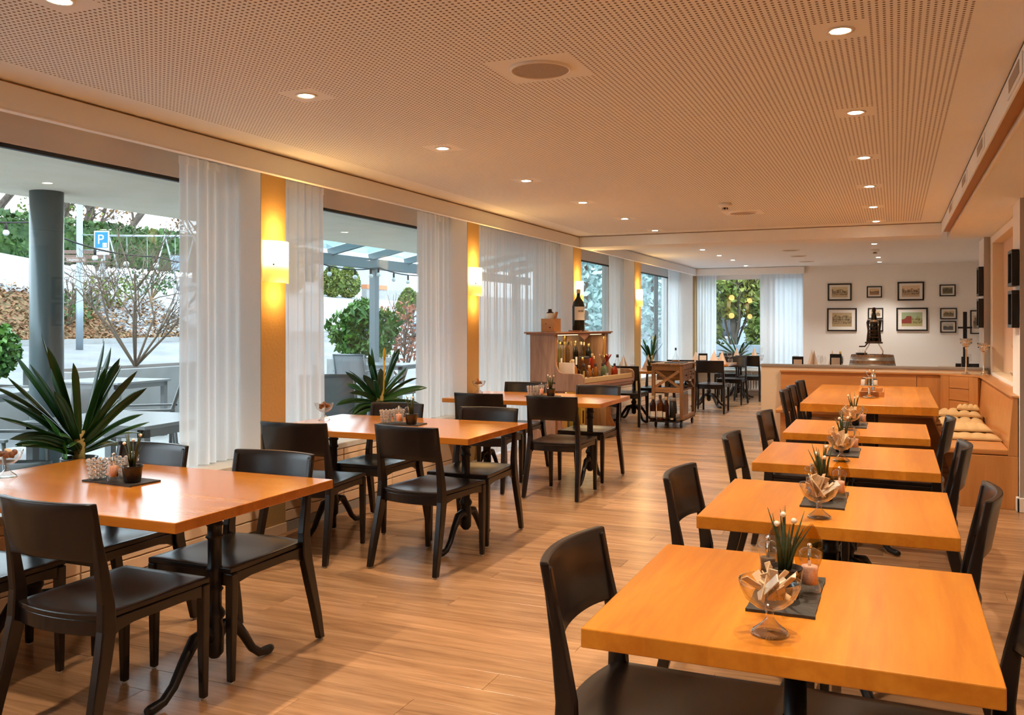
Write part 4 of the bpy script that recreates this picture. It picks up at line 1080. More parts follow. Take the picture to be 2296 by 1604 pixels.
for y0 in (-0.004, PL-0.028):
    pts = [(0.0, 0.64), (0.33, 0.645), (0.365, 0.70), (0.365, 0.80), (0.345, 0.835), (0.30, 0.845), (0.10, 0.845), (0.045, 0.865), (0.012, 0.93), (0.0, 1.0)]
    MB().extr(pts, 'y', y0, y0+0.032).build('cheek', 'piano_wood', pn, bevel=0.004)
MB().box(-0.32, -0.30, 0.03, PL-0.03, 0.05, 0.64).build('lower_back', 'gilt', pn)
MB().box(-0.33, 0.20, 0.0, PL, 0.035, 0.075).build('base_board', 'piano_trim', pn, bevel=0.006)
for y0 in (0.03, PL-0.06):
    pts = [(0.0, 0.64), (0.10, 0.64), (0.07, 0.50), (0.05, 0.36), (0.06, 0.24), (0.11, 0.14), (0.20, 0.075), (0.0, 0.075)]
    MB().extr(pts, 'y', y0, y0+0.03).build('bracket_leg', 'piano_trim', pn, bevel=0.003)
for x in (-0.29, 0.16):
    for y0 in (0.08, PL-0.08):
        MB().lathe([(0.02, 0), (0.025, 0.01), (0.02, 0.035)], 12, (x, y0, 0)).build('caster', 'bronze_dark', pn)
MB().box(-0.02, 0.0, 0.10, 0.30, 0.10, 0.60).build('lower_stile', 'gilt', pn)
def P_(x, y_, z): # piano local to world
    c_, s_ = math.cos(PA), math.sin(PA); return (-3.583 + c_*x - s_*y_, 9.60 + s_*x + c_*y_, z)

BPROF = {
 'tall': [(0.034, 0.0), (0.037, 0.005), (0.037, 0.185), (0.030, 0.215), (0.015, 0.245), (0.014, 0.29)],
 'slim': [(0.026, 0.0), (0.028, 0.005), (0.028, 0.21), (0.014, 0.245), (0.0125, 0.31)],
 'squat': [(0.050, 0.0), (0.054, 0.006), (0.054, 0.12), (0.040, 0.155), (0.017, 0.18), (0.016, 0.225)],
 'flask': [(0.040, 0.0), (0.044, 0.005), (0.046, 0.09), (0.038, 0.14), (0.016, 0.175), (0.015, 0.215)],
 'jar': [(0.062, 0.0), (0.066, 0.006), (0.066, 0.24), (0.055, 0.262), (0.050, 0.27)],
}
def bottle(label, loc, prof, body, cap='gold_cap', lab=None, s=1.0, parent_name='bottle', group=None, handle=False, text_=None, rz=0.0):
    t = thing(parent_name, label, 'bottle', loc, rz, group)
    pr = [(r*s, z*s) for r, z in BPROF[prof]]
    MB().lathe(pr, 18).build('glass_body', body, t)
    r, z = pr[-1]
    MB().lathe([(r*1.08, z-0.035*s), (r*1.25, z-0.033*s), (r*1.25, z+0.004), (r*0.5, z+0.006)], 14).build('stopper', cap, t)
    if lab:
        rb = pr[1][0]*1.012; la = 0.95; z0, z1 = pr[1][1] + 0.03*s, pr[2][1]*0.60
        MB().lathe([(rb, z0), (rb, z1)], 16, a0=-la, a1=la, cap=False).build('paper_label', lab, t)
    if handle:
        r0 = pr[1][0]
        MB().tube([(r0*0.9, 0, 0.13*s), (r0*1.5, 0, 0.12*s), (r0*1.6, 0, 0.07*s), (r0*0.95, 0, 0.04*s)], 0.006*s, 6).build('handle', 'clear_glass', t)
    return t
GB = 'spirit bottles in the piano bar'
SH = 0.7455
F1 = [ # (x, y, profile, body, cap, label paper, scale, handle, description)
 (-0.24, 0.22, 'tall', 'bottle_dark', 'gold_cap', 'label_white', 1.0, False, 'dark bottle with gold capsule at the back left of the piano bar'),
 (-0.25, 0.36, 'tall', 'bottle_dark', 'gold_cap', None, 1.0, False, 'second dark bottle with gold capsule at the back of the piano bar'),
 (-0.22, 0.52, 'slim', 'thin_amber', 'gold_cap', 'label_cream', 1.05, False, 'slim clear bottle with yellow cap behind the glass jugs'),
 (-0.22, 0.64, 'slim', 'thin_clear', 'gold_cap', None, 1.05, False, 'slim clear bottle with gold stopper left of the dark jar'),
 (-0.20, 0.76, 'slim', 'thin_clear', 'cork', None, 1.06, False, 'slim clear bottle with cork stopper behind the dark jar'),
 (-0.20, 0.88, 'slim', 'thin_clear', 'gold_cap', 'label_white', 1.08, False, 'tallest slim clear bottle with gold stopper above the dark jar'),
 (-0.18, 1.00, 'slim', 'thin_clear', 'cork', None, 1.02, False, 'slim clear bottle with cork right of the dark jar'),
 (-0.20, 1.12, 'slim', 'thin_amber', 'cork', None, 1.0, False, 'slim amber bottle with wooden stopper behind the flower paper'),
 (-0.22, 1.30, 'tall', 'bottle_dark', 'gold_cap', 'label_red', 1.0, False, 'dark bottle with gold neck at the right end of the piano bar'),
 (0.10, 0.24, 'squat', 'amber_liquid', 'cork', 'label_cream', 1.1, True, 'squat handled jug of amber spirit at the front left of the bar shelf'),
 (0.02, 0.36, 'flask', 'thin_clear', 'cork', None, 1.05, True, 'clear round jug with looped handle behind the amber one'),
 (0.20, 0.33, 'flask', 'thin_amber', 'ink', 'label_white', 0.9, True, 'small clear jug with white label at the shelf edge'),
 (0.05, 0.64, 'jar', 'rum_dark', 'ink', None, 1.0, False, 'large dark glass jar in the middle of the piano bar shelf'),
 (0.04, 0.88, 'slim', 'red_liquid', 'cork', 'label_cream', 0.95, False, 'reddish amber bottle with cork right of the dark jar'),
 (0.17, 0.70, 'flask', 'amber_liquid', 'ink', None, 0.85, True, 'small handled flask of red-brown spirit at the shelf front'),
 (0.20, 0.84, 'flask', 'thin_clear', 'ink', 'label_cream', 0.85, True, 'small handled flask of clear spirit with cream label'),
 (0.14, 1.02, 'squat', 'box_green', 'ink', 'label_white', 0.85, False, 'squat green bottle with white shoulder label'),
 (0.22, 1.14, 'squat', 'red_liquid', 'ink', None, 0.75, False, 'small bottle of bright red liqueur at the right of the shelf'),
 (0.10, 0.50, 'slim', 'thin_amber', 'gold_cap', 'label_cream', 0.85, False, 'slim golden bottle left of the dark jar at the shelf front'),
 (0.00, 1.00, 'tall', 'amber_liquid', 'cork', 'label_white', 0.9, False, 'amber bottle with white label behind the small flasks'),
 (0.06, 1.20, 'tall', 'thin_amber', 'gold_cap', 'label_cream', 0.9, False, 'golden bottle with cream label behind the red liqueur'),
 (0.20, 0.47, 'flask', 'amber_liquid', 'cork', 'label_cream', 0.8, True, 'small handled amber flask beside the white-labelled jug'),
 (0.20, 1.27, 'tall', 'thin_clear', 'ink', 'label_cream', 0.95, False, 'clear bottle with black stopper and cream label at the shelf end'),
]
for x, y_, pr, bd, cp, lb_, s_, hd, ds in F1:
    bottle(ds, P_(x, y_, 0.8655 if x < -0.1 else SH), pr, bd, cp, lb_, s_, 'spirit_bottle', GB, hd, rz=PA + R.uniform(-0.3, 0.3))
t = thing('menu_folder', 'pinkish folded menu card standing at the left end of the bar shelf', 'menu', P_(0.10, 0.085, SH), PA)
MB().box(-0.09, 0.10, -0.012, -0.004, 0.0, 0.22).box(-0.09, 0.10, 0.004, 0.012, 0.0, 0.22).box(0.092, 0.10, -0.004, 0.004, 0, 0.22).build('cover', 'napkin', t)
t = thing('paper_flower', 'crumpled orange and red paper flower among the bar bottles', 'decoration', P_(0.10, 1.13, SH), PA)
b = MB(); rr = random.Random(9)
MB().lathe([(0.02, 0), (0.03, 0.01), (0.022, 0.2)], 10).build('holder', 'red_liquid', t)
for k in range(7):
    a = k*0.9; c_, s_ = math.cos(a), math.sin(a)
    def fn(u, v, c_=c_, s_=s_, k=k): rr_ = 0.015 + 0.06*v; wv = (u-0.5)*0.05; return (c_*rr_ - s_*wv, s_*rr_ + c_*wv, 0.19 + 0.09*v + 0.012*math.sin(u*9+k))
    def fb(u, v, fn=fn): p = fn(u, v); return (p[0], p[1], p[2]-0.003)
    MB().slab(fn, fb, 5, 5).build('petal', 'paper_kraft' if k % 3 else 'label_red', t)
for k, (y_, m_, ds) in enumerate(((0.72, 'box_yellow', 'yellow gift box on the lower shelf under the keyboard'), (0.92, 'box_yellow', 'second yellow gift box, right of the first under the keyboard'), (0.50, 'box_green', 'green tin behind the table edge under the keyboard'))):
    t = thing('gift_box', ds, 'box', P_(-0.16, y_, 0.0755), PA, 'boxes on the lower shelf of the piano bar')
    MB().box(-0.055, 0.055, -0.055, 0.055, 0, 0.36 - 0.06*(k == 2)).build('carton', m_, t, bevel=0.003)
    MB().box(0.0552, 0.0565, -0.02, 0.02, 0.10, 0.26).build('print', 'ink', t)
    MB().box(-0.057, 0.057, -0.057, 0.057, 0.33 - 0.06*(k == 2), 0.365 - 0.06*(k == 2)).build('lid', m_, t, bevel=0.003)
# on top of the piano
t = thing('wine_box', 'small knotty pine wine box on top of the piano bar', 'box', P_(-0.22, 0.30, 1.3185), PA)
for a in ((-0.085, 0.085, -0.09, -0.078), (-0.085, 0.085, 0.078, 0.09), (-0.085, -0.075, -0.078, 0.078), (0.075, 0.085, -0.078, 0.078)): MB().box(*a, 0.008, 0.155).build('board', 'box_pine', t, bevel=0.002)
MB().box(-0.085, 0.085, -0.09, 0.09, 0, 0.008).build('bottom', 'box_pine', t)
for x, z, r in ((-0.02, 0.095, 0.006), (0.035, 0.05, 0.009)): MB().extr([(x + r*1.4*math.cos(k), z + r*math.sin(k)) for k in [i*PI/5 for i in range(10)]], 'y', -0.0904, -0.0898).build('knot', 'bronze_dark', t)
MB().bar((0.06, -0.04, 0.11), (0.10, -0.04, 0.235), 0.05, 0.01).build('raised_lid', 'box_pine', t)
t = thing('lying_wine_bottle', 'fat wine bottle leaning out of the small pine box on the piano', 'bottle', P_(-0.225, 0.30, 1.327), PA)
o = MB().lathe([(0.055, 0), (0.066, 0.006), (0.066, 0.175), (0.05, 0.215), (0.020, 0.235), (0.018, 0.245)], 20).build('glass_body', 'bottle_wine', t); o.rotation_euler.x = 0.06
o = MB().lathe([(0.0675, 0.15), (0.0675, 0.178), (0.054, 0.215)], 20, cap=False).build('paper_label', 'label_white', t); o.rotation_euler.x = 0.06
o = MB().lathe([(0.024, 0.23), (0.024, 0.258), (0.012, 0.262)], 16).build('capsule', 'bottle_wine', t); o.rotation_euler.x = 0.06
t = thing('giant_wine_bottle', 'giant green wine bottle with cream label standing on the piano bar', 'bottle', P_(-0.11, 0.80, 1.3325), PA)
s_ = 1.0
MB().lathe([(0.070, 0), (0.076, 0.006), (0.078, 0.29), (0.066, 0.345), (0.030, 0.395), (0.021, 0.42), (0.020, 0.475), (0.024, 0.478), (0.024, 0.498), (0.019, 0.50)], 28).build('glass_body', 'bottle_dark', t)
lb_ = MB().lathe([(0.0788, 0.125), (0.0788, 0.29)], 22, a0=-1.75, a1=0.15, cap=False).build('paper_label', 'label_cream', t)
text('lettering', 'BON', 0.03, 'ink', lb_, (0.079*math.cos(-0.72), 0.079*math.sin(-0.72), 0.235), (PI/2, 0, -0.72 + PI/2), 0.002)
MB().lathe([(0.022, 0.455), (0.0265, 0.46), (0.0265, 0.502), (0.01, 0.506)], 18).build('capsule', 'gold_cap', t)
t = thing('bottle_cradle', 'low pair of wooden blocks under the giant wine bottle', 'stand', P_(-0.11, 0.80, 1.3185), PA)
MB().box(-0.08, 0.08, -0.115, -0.055, 0, 0.0135).box(-0.08, 0.08, 0.055, 0.115, 0, 0.0135).box(-0.02, 0.02, -0.06, 0.06, 0, 0.010).build('block', 'piano_trim', t, bevel=0.003)

# ------------------------------------------------------------------ wooden bottle trolley
ct = thing('drinks_trolley', 'rustic wooden drinks trolley on black castors with crossed side braces', 'trolley', (-2.845, 12.36, 0))
X0, X1, Y0, Y1 = -0.215, 0.215, -0.40, 0.40
MB().box(X0-0.012, X1+0.012, Y0-0.012, Y1+0.012, 0.845, 0.868).build('top_board', 'cart_wood', ct, bevel=0.004)
MB().box(X0, X1, Y0, Y1, 0.09, 0.115).build('bottom_board', 'cart_wood', ct, bevel=0.003)
for x in (X0+0.022, X1-0.022):
    for y_ in (Y0+0.022, Y1-0.022): MB().box(x-0.022, x+0.022, y_-0.022, y_+0.022, 0.09, 0.845).build('post', 'cart_wood', ct, bevel=0.003)
for y_, s_ in ((Y0, 1), (Y1-0.02, 1)):
    MB().box(X0+0.044, X1-0.044, y_, y_+0.02, 0.775, 0.845).build('rail', 'cart_wood_x', ct, bevel=0.003)
    MB().box(X0+0.044, X1-0.044, y_, y_+0.02, 0.475, 0.545).build('rail', 'cart_wood_x', ct, bevel=0.003)
    MB().bar((X0+0.05, y_+0.008, 0.55), (X1-0.05, y_+0.008, 0.77), 0.014, 0.036).build('cross_brace', 'cart_wood_x', ct)
    MB().bar((X0+0.05, y_+0.016, 0.77), (X1-0.05, y_+0.016, 0.55), 0.014, 0.036).build('cross_brace', 'cart_wood_x', ct)
MB().box(X0+0.05, X1-0.022, Y0+0.10, Y1-0.03, 0.64, 0.84).build('drawer_case', 'cart_wood_x', ct)
for y0, y1, z0, z1 in ((Y0+0.05, -0.02, 0.63, 0.78), (0.0, 0.20, 0.71, 0.78), (0.0, 0.20, 0.63, 0.70), (0.22, Y1-0.05, 0.63, 0.78)):
    d = MB().box(X1-0.022, X1-0.004, y0, y1, z0, z1).build('drawer', 'cart_wood', ct, bevel=0.003)
    MB().lathe([(0.012, 0), (0.016, 0.01), (0.008, 0.02)], 10, (X1-0.002, (y0+y1)/2, (z0+z1)/2 - 0.01)).build('cup_pull', 'bronze_dark', d)
MB().box(X0+0.03, X1-0.03, Y0+0.04, Y1-0.04, 0.49, 0.51).build('shelf', 'cart_wood', ct)
MB().bar((X1-0.01, 0.12, 0.60), (X1-0.01, Y1-0.05, 0.52), 0.012, 0.03).build('side_brace', 'cart_wood', ct)
MB().box(X1-0.03, X1-0.012, Y0+0.04, 0.0, 0.115, 0.44).build('side_panel', 'cart_wood', ct)
MB().box(X1-0.025, X1, Y0+0.03, Y1-0.03, 0.10, 0.16).build('rail', 'cart_wood', ct, bevel=0.003)
for x in (X0+0.05, X1-0.03):
    for y_ in (Y0+0.04, Y1-0.06):
        c_ = MB().extr([(x + 0.0*k + 0.0, 0) for k in (0,)]*0 or [(y_ + 0.042*math.cos(k*PI/8), 0.042 + 0.042*math.sin(k*PI/8)) for k in range(16)], 'x', x-0.012, x+0.012).build('castor', 'rubber', ct, bevel=0.003)
        MB().box(x-0.018, x+0.018, y_-0.02, y_+0.02, 0.075, 0.092).build('fork', 'bronze_dark', c_)
GT = 'bottles on the lower rack of the trolley'
cy = 12.36
bottle('dark wine bottle with two white labels, left on the trolley rack', (-3.025, cy-0.46, 0.10), 'tall', 'bottle_wine', 'cork', 'label_white', 1.12, 'wine_bottle', GT, rz=-PI/2)
bottle('rum bottle with round cream label, second on the trolley rack', (-2.925, cy-0.46, 0.10), 'tall', 'rum_dark', 'ink', 'label_cream', 1.18, 'wine_bottle', GT, rz=-PI/2)
bottle('dark wine bottle with pale cork, third on the trolley rack', (-2.845, cy-0.46, 0.10), 'tall', 'bottle_wine', 'cork', 'label_white', 1.10, 'wine_bottle', GT, rz=-PI/2 - 0.9)
t = thing('gift_tube', 'black cylinder carton right of the bottles on the trolley rack', 'carton', (-2.755, cy-0.46, 0.10))
MB().lathe([(0.042, 0), (0.042, 0.30)], 20).build('tube', 'frame_black', t); MB().lathe([(0.044, 0.27), (0.044, 0.312), (0.03, 0.314)], 20).build('lid', 'frame_grey', t); MB().box(-0.02, 0.02, -0.0435, -0.042, 0.02, 0.045).build('print', 'label_cream', t)
MB().box(X0, X1-0.03, Y0-0.125, Y0, 0.085, 0.0995).build('rack_floor', 'frame_black', ct)
MB().tube([(X0, Y0, 0.15), (X0, Y0-0.125, 0.15), (X1-0.035, Y0-0.125, 0.15), (X1-0.035, Y0, 0.15)], 0.004, 6).build('rack_rail', 'frame_black', ct)
for k, (x, y_, ds) in enumerate(((-2.98, 12.10, 'dark bottle behind the trolley cross brace, left'), (-2.86, 12.14, 'dark bottle behind the trolley cross brace, middle'), (-2.76, 12.45, 'dark bottle on the inner shelf of the trolley, right side'), (-2.72, 12.55, 'dark bottle on the inner shelf of the trolley, rear right'))):
    t = bottle(ds, (x, y_, 0.5105), 'squat', 'bottle_dark', 'ink', 'label_white' if k else None, 0.42, 'spirit_bottle', 'bottles inside the trolley', rz=-PI/2)
t = thing('oil_carafe', 'conical oil carafe with cork on the trolley top', 'carafe', (-2.80, 12.28, 0.878))
MB().lathe([(0.050, 0), (0.055, 0.006), (0.045, 0.05), (0.015, 0.12), (0.013, 0.17), (0.017, 0.175)], 20).build('glass_body', 'thin_clear', t)
MB().lathe([(0.001, 0.004), (0.050, 0.005), (0.046, 0.03), (0.001, 0.031)], 18).build('oil', 'amber_liquid', t); MB().lathe([(0.012, 0.165), (0.014, 0.20)], 10).build('stopper', 'bronze_dark', t)
t = thing('serving_board', 'flat slate under the oil carafe on the trolley top', 'board', (-2.80, 12.32, 0.8685))
MB().box(-0.13, 0.13, -0.16, 0.16, 0, 0.009).build('plate', 'slate', t, bevel=0.002)

# ------------------------------------------------------------------ barrel with bottle cradle
br = thing('wine_barrel', 'oak wine barrel with steel hoops behind the half wall', 'barrel', (-0.255, 11.62, 0))
prof = [(0.235, 0.02), (0.255, 0.12), (0.285, 0.35), (0.297, 0.53), (0.285, 0.72), (0.258, 0.93), (0.238, 1.04)]
def rbar(z):
    for (r0, z0), (r1, z1) in zip(prof, prof[1:]):
        if z0 <= z <= z1: return r0 + (r1-r0)*(z-z0)/(z1-z0)
    return prof[-1][0] if z > 1 else prof[0][0]
for k in range(22):
    a0 = 2*PI*k/22 + 0.006; a1 = 2*PI*(k+1)/22 - 0.006; b = MB(); vs = []
    for r, z in prof:
        for a, rr_ in ((a0, r), (a1, r), (a1, r-0.022), (a0, r-0.022)): vs.append((rr_*math.cos(a), rr_*math.sin(a), z))
    m_ = len(prof); b.add(vs, [(0,1,2,3), tuple(4*m_-1-i for i in range(4))] + [(j*4+i, j*4+(i+1) % 4, j*4+4+(i+1) % 4, j*4+4+i) for j in range(m_-1) for i in range(4)])
    b.build('stave', 'barrel_wood', br)
for z in (0.05, 0.16, 0.34, 0.70, 0.915, 0.995):
    MB().lathe([(rbar(z-0.022)+0.003, z-0.022), (rbar(z+0.022)+0.003, z+0.022), (rbar(z+0.022)-0.001, z+0.022)], 36, cap=False).build('hoop', 'hoop_steel', br)
MB().lathe([(0.001, 1.018), (0.222, 1.018), (0.222, 1.03), (0.001, 1.03)], 32).build('head', 'barrel_wood', br)
bz = 1.0305
bc = thing('bottle_cradle', 'bronze crank cradle with curved legs on top of the barrel', 'stand', (-0.235, 11.60, bz))
for s_ in (-1, 1):
    for d in (-1, 1):
        MB().tube([(s_*0.095, d*0.09, 0.0), (s_*0.10, d*0.085, 0.05), (s_*0.055, d*0.05, 0.13), (s_*0.05, d*0.03, 0.16)], 0.007, 8).build('leg', 'chrome', bc)
    MB().tube([(s_*0.05, -0.02, 0.155), (s_*0.055, -0.03, 0.30), (s_*0.062, -0.02, 0.42)], 0.008, 8).build('ladder_rail', 'bronze_dark', bc)
    MB().extr([(s_*0.06 + s_*0.0, 0.15), (s_*0.085, 0.17), (s_*0.072, 0.30), (s_*0.085, 0.40), (s_*0.066, 0.44), (s_*0.06, 0.30)], 'y', -0.01, 0.03).build('side_plate', 'bronze_dark', bc, bevel=0.003)
for z in (0.17, 0.22, 0.26, 0.30, 0.345, 0.39): MB().bar((-0.058, -0.027, z), (0.058, -0.027, z), 0.010, 0.014).build('rung', 'bronze_dark', bc)
MB().box(-0.10, 0.10, -0.035, 0.035, 0.145, 0.165).build('cross_plate', 'bronze_dark', bc, bevel=0.006)
MB().tube([(-0.07, -0.04, 0.15), (-0.10, -0.05, 0.11), (-0.165, -0.05, 0.108)], 0.008, 8).build('crank', 'frame_black', bc)
t = thing('champagne_bottle', 'dark green champagne bottle held upright in the bronze cradle', 'bottle', (-0.235, 11.625, bz+0.168))
MB().lathe([(0.040, 0.0), (0.046, 0.006), (0.046, 0.20), (0.040, 0.26), (0.020, 0.34), (0.017, 0.37)], 22).build('glass_body', 'bottle_dark', t)
MB().lathe([(0.048, 0.235), (0.046, 0.262)], 22, cap=False).build('collar_label', 'label_cream', t); MB().lathe([(0.019, 0.36), (0.023, 0.365), (0.022, 0.405), (0.01, 0.412)], 16).build('capsule', 'bottle_wine', t)
t = thing('low_planter', 'flat dark dish with dry twigs on the barrel top', 'planter', (-0.375, 11.62, bz))
MB().lathe([(0.05, 0), (0.07, 0.03), (0.066, 0.03), (0.001, 0.02)], 18, cap=False).build('dish', 'frame_black', t)
for k in range(5): MB().tube([(0.01*k-0.02, 0, 0.02), (0.02*k-0.045, 0.01*(k % 3), 0.06+0.012*(k % 2))], [0.002, 0.0006], 5).build('twig', 'twig_brown', t)

# ------------------------------------------------------------------ candle holders and wall niche
def make_candle(h):
    t = thing('crystal_candle_holder', 'x', 'candle holder', (0, 0, 0))
    MB().lathe([(0.001, 0.0), (0.046, 0.0), (0.048, 0.006), (0.034, 0.016), (0.014, 0.034), (0.010, 0.05), (0.006, 0.06), (0.006, h-0.09), (0.011, h-0.085), (0.008, h-0.075), (0.016, h-0.06)], 24, cap=False).build('stem', 'gold_chrome', t)
    for k in range(5):
        z = h - 0.055 + 0.019*k; r = 0.022 + 0.012*min(k, 2) + 0.002*k; b = MB(); n = int(r*2*PI/0.017)
        for i in range(n): a = 2*PI*(i + 0.5*(k % 2))/n; b.ball((r*math.cos(a), r*math.sin(a), z), 0.0085, 8, 5)
        b.build('crystal_row', 'gold_chrome' if k % 2 else 'clear_glass', t)
    MB().lathe([(0.014, h-0.06), (0.036, h-0.035), (0.044, h+0.025), (0.042, h+0.025), (0.033, h-0.03), (0.001, h-0.045)], 20, cap=False).build('cup', 'chrome', t)
    return t
dup(make_candle(0.36), 'taller crystal candle holder on the bench corner ledge', (0.70, 10.73, 0.8665), 0, 'crystal candle holders')
dup(make_candle(0.315), 'shorter crystal candle holder on the bench ledge against the grey pillar', (0.862, 10.66, 0.8665), 0, 'crystal candle holders')
def make_frame(w_, h_, d_, fw, m_print, mw, mh, name='picture_frame', m_frame='frame_black'):
    """hangs on a wall that faces -y; origin at its lower middle"""
    t = thing(name, 'x', 'picture', (0, 0, 0))
    for a in ((-w_/2, w_/2, 0, fw), (-w_/2, w_/2, h_-fw, h_), (-w_/2, -w_/2+fw, fw, h_-fw), (w_/2-fw, w_/2, fw, h_-fw)):
        MB().box(a[0], a[1], -d_, 0, a[2], a[3]).build('frame_side', m_frame, t, bevel=0.002)
    MB().box(-w_/2+fw, w_/2-fw, -d_*0.5, -0.002, fw, h_-fw).build('mat_board', 'mat_board', t)
    MB().box(-mw/2, mw/2, -d_*0.5-0.002, -d_*0.5, (h_-mh)/2, (h_+mh)/2).build('print', m_print, t)
    return t
PW = 17.70
sepia = [srgb(205, 180, 140), srgb(70, 60, 50), srgb(150, 130, 105)]
PX = [ # x0,x1,z0,z1 on the back wall, print size factors, picture
 (-1.16, -0.74, 1.84, 2.16, 'sailing boat before dark hills', picture('print_boat', srgb(206, 190, 150), srgb(58, 56, 50), srgb(190, 172, 140), 1.3, 0.72, 0.35)),
 (-0.48, -0.22, 1.89, 2.10, 'tiny lake valley', picture('print_valley', srgb(210, 180, 140), srgb(70, 52, 40), srgb(170, 140, 110), 4.1, 0.62, 0.3)),
 (0.04, 0.48, 1.83, 2.17, 'old village street with trees', picture('print_street', srgb(215, 190, 160), srgb(60, 52, 45), srgb(190, 165, 135), 7.7, 0.68, 0.6)),
 (0.73, 0.99, 1.90, 2.11, 'wooded path', picture('print_path', srgb(160, 150, 120), srgb(60, 58, 45), srgb(120, 112, 90), 9.2, 0.85, 0.4)),
 (-1.17, -0.65, 1.27, 1.70, 'hillside with farm houses', picture('print_farm', srgb(190, 170, 135), srgb(90, 80, 66), srgb(178, 158, 122), 2.8, 0.75, 0.4)),
 (-0.46, -0.20, 1.50, 1.70, 'roofs, half hidden by the champagne bottle', picture('print_roofs', srgb(205, 185, 150), srgb(64, 55, 45), srgb(160, 138, 108), 5.5, 0.6, 0.7)),
 (-0.46, -0.20, 1.27, 1.47, 'pale view, low behind the bronze cradle', picture('print_pale', srgb(215, 205, 185), srgb(120, 110, 95), srgb(190, 178, 155), 6.1, 0.5, 0.4)),
 (0.02, 0.54, 1.28, 1.70, 'coloured town square with red and olive houses', picture('print_town', srgb(160, 176, 140), srgb(92, 96, 60), srgb(176, 168, 120), 3.9, 0.62, 0.55, roofs=srgb(140, 66, 56))),
 (0.74, 1.01, 1.49, 1.69, 'village on a slope', picture('print_slope', srgb(200, 190, 165), srgb(66, 60, 48), srgb(150, 140, 112), 8.4, 0.66, 0.5)),
 (0.74, 1.00, 1.25, 1.46, 'long dark lake shore', picture('print_shore', srgb(180, 178, 170), srgb(60, 60, 62), srgb(110, 108, 108), 2.2, 0.6, 0.3)),
 (1.22, 1.48, 1.23, 1.65, 'tall print cut off by the wall edge', picture('print_tall', srgb(200, 185, 160), srgb(40, 36, 34), srgb(150, 140, 120), 1.9, 0.7, 0.5)),
]
for x0, x1, z0, z1, ds, mp_ in PX:
    w_, h_ = x1-x0, z1-z0
    t = make_frame(w_, h_, 0.03, 0.026 if w_ > 0.3 else 0.02, mp_, w_*(0.66 if w_ > 0.3 else 0.62), h_*(0.60 if w_ > 0.3 else 0.55))
    t.location = ((x0+x1)/2, PW-0.001, z0); t['label'] = 'black framed print: ' + ds; t['group'] = 'black framed prints'
pm = picture('print_side', srgb(205, 195, 175), srgb(80, 70, 60), srgb(160, 150, 130), 3.3, 0.6, 0.5)
for (x, y_, z, h_, ds) in ((0.89, 11.14, 1.72, 0.32, 'thick black frame high on the inner pillar, seen edge-on'), (0.89, 11.14, 1.37, 0.32, 'thick black frame low on the inner pillar, seen edge-on'),
                           (0.86, 7.83, 1.705, 0.275, 'thick black frame high on the pillar at the right edge'), (0.86, 7.83, 1.385, 0.285, 'thick black frame low on the pillar at the right edge')):
    t = make_frame(0.27, h_, 0.048, 0.025, pm, 0.17, h_*0.6); t.location = (x-0.001, y_, z); t.rotation_euler.z = -PI/2; t['label'] = ds; t['group'] = 'black framed prints'
t = thing('bird_vase', 'pale bird-shaped vase with spiky leaves in the right wall niche', 'vase', (0.99, 8.70, 0.9005))
MB().lathe([(0.02, 0), (0.03, 0.01), (0.055, 0.06), (0.05, 0.11), (0.03, 0.16), (0.034, 0.19)], 18).build('body', 'ceramic_white', t)
MB().tube([(-0.045, 0, 0.07), (-0.08, 0, 0.10), (-0.10, 0, 0.085)], [0.02, 0.012, 0.002], 8).build('beak', 'ceramic_white', t)
for k in range(5):
    a = PI + (k-2)*0.5; MB().tube([(0, 0, 0.18), (0.03*math.cos(a), 0.05*math.sin(a), 0.27), (0.08*math.cos(a), 0.12*math.sin(a), 0.30 + 0.02*k)], [0.008, 0.007, 0.001], 6, squash=0.3).build('leaf', 'leaf_dark', t)
t = thing('round_mirror', 'small grey round mirror hanging in the right wall niche', 'mirror', (XR+0.099, 8.62, 1.30))
MB().extr([(0.10*math.cos(k*PI/12), 0.10*math.sin(k*PI/12)) for k in range(24)], 'x', -0.012, 0).build('rim', 'frame_grey', t); MB().extr([(0.085*math.cos(k*PI/12), 0.085*math.sin(k*PI/12)) for k in range(24)], 'x', -0.015, -0.012).build('glass', 'mirror', t)
# black iron stand in the back room
t = thing('iron_candle_stand', 'tall black iron stand with crossbar in the back room', 'stand', (0.90, 14.0, 0))
MB().box(-0.025, 0.025, -0.025, 0.025, 0.02, 1.58).build('pole', 'frame_black', t, bevel=0.003); MB().box(-0.09, 0.09, -0.012, 0.012, 1.345, 1.37).build('crossbar', 'frame_black', t); MB().box(-0.16, 0.16, -0.16, 0.16, 0, 0.02).build('base', 'frame_black', t); MB().box(-0.045, 0.045, -0.045, 0.045, 0.7, 0.95).build('sleeve', 'frame_black', t)
chair('dark chair at the small table beside the black iron stand', 1.02, 14.55, 0.1)

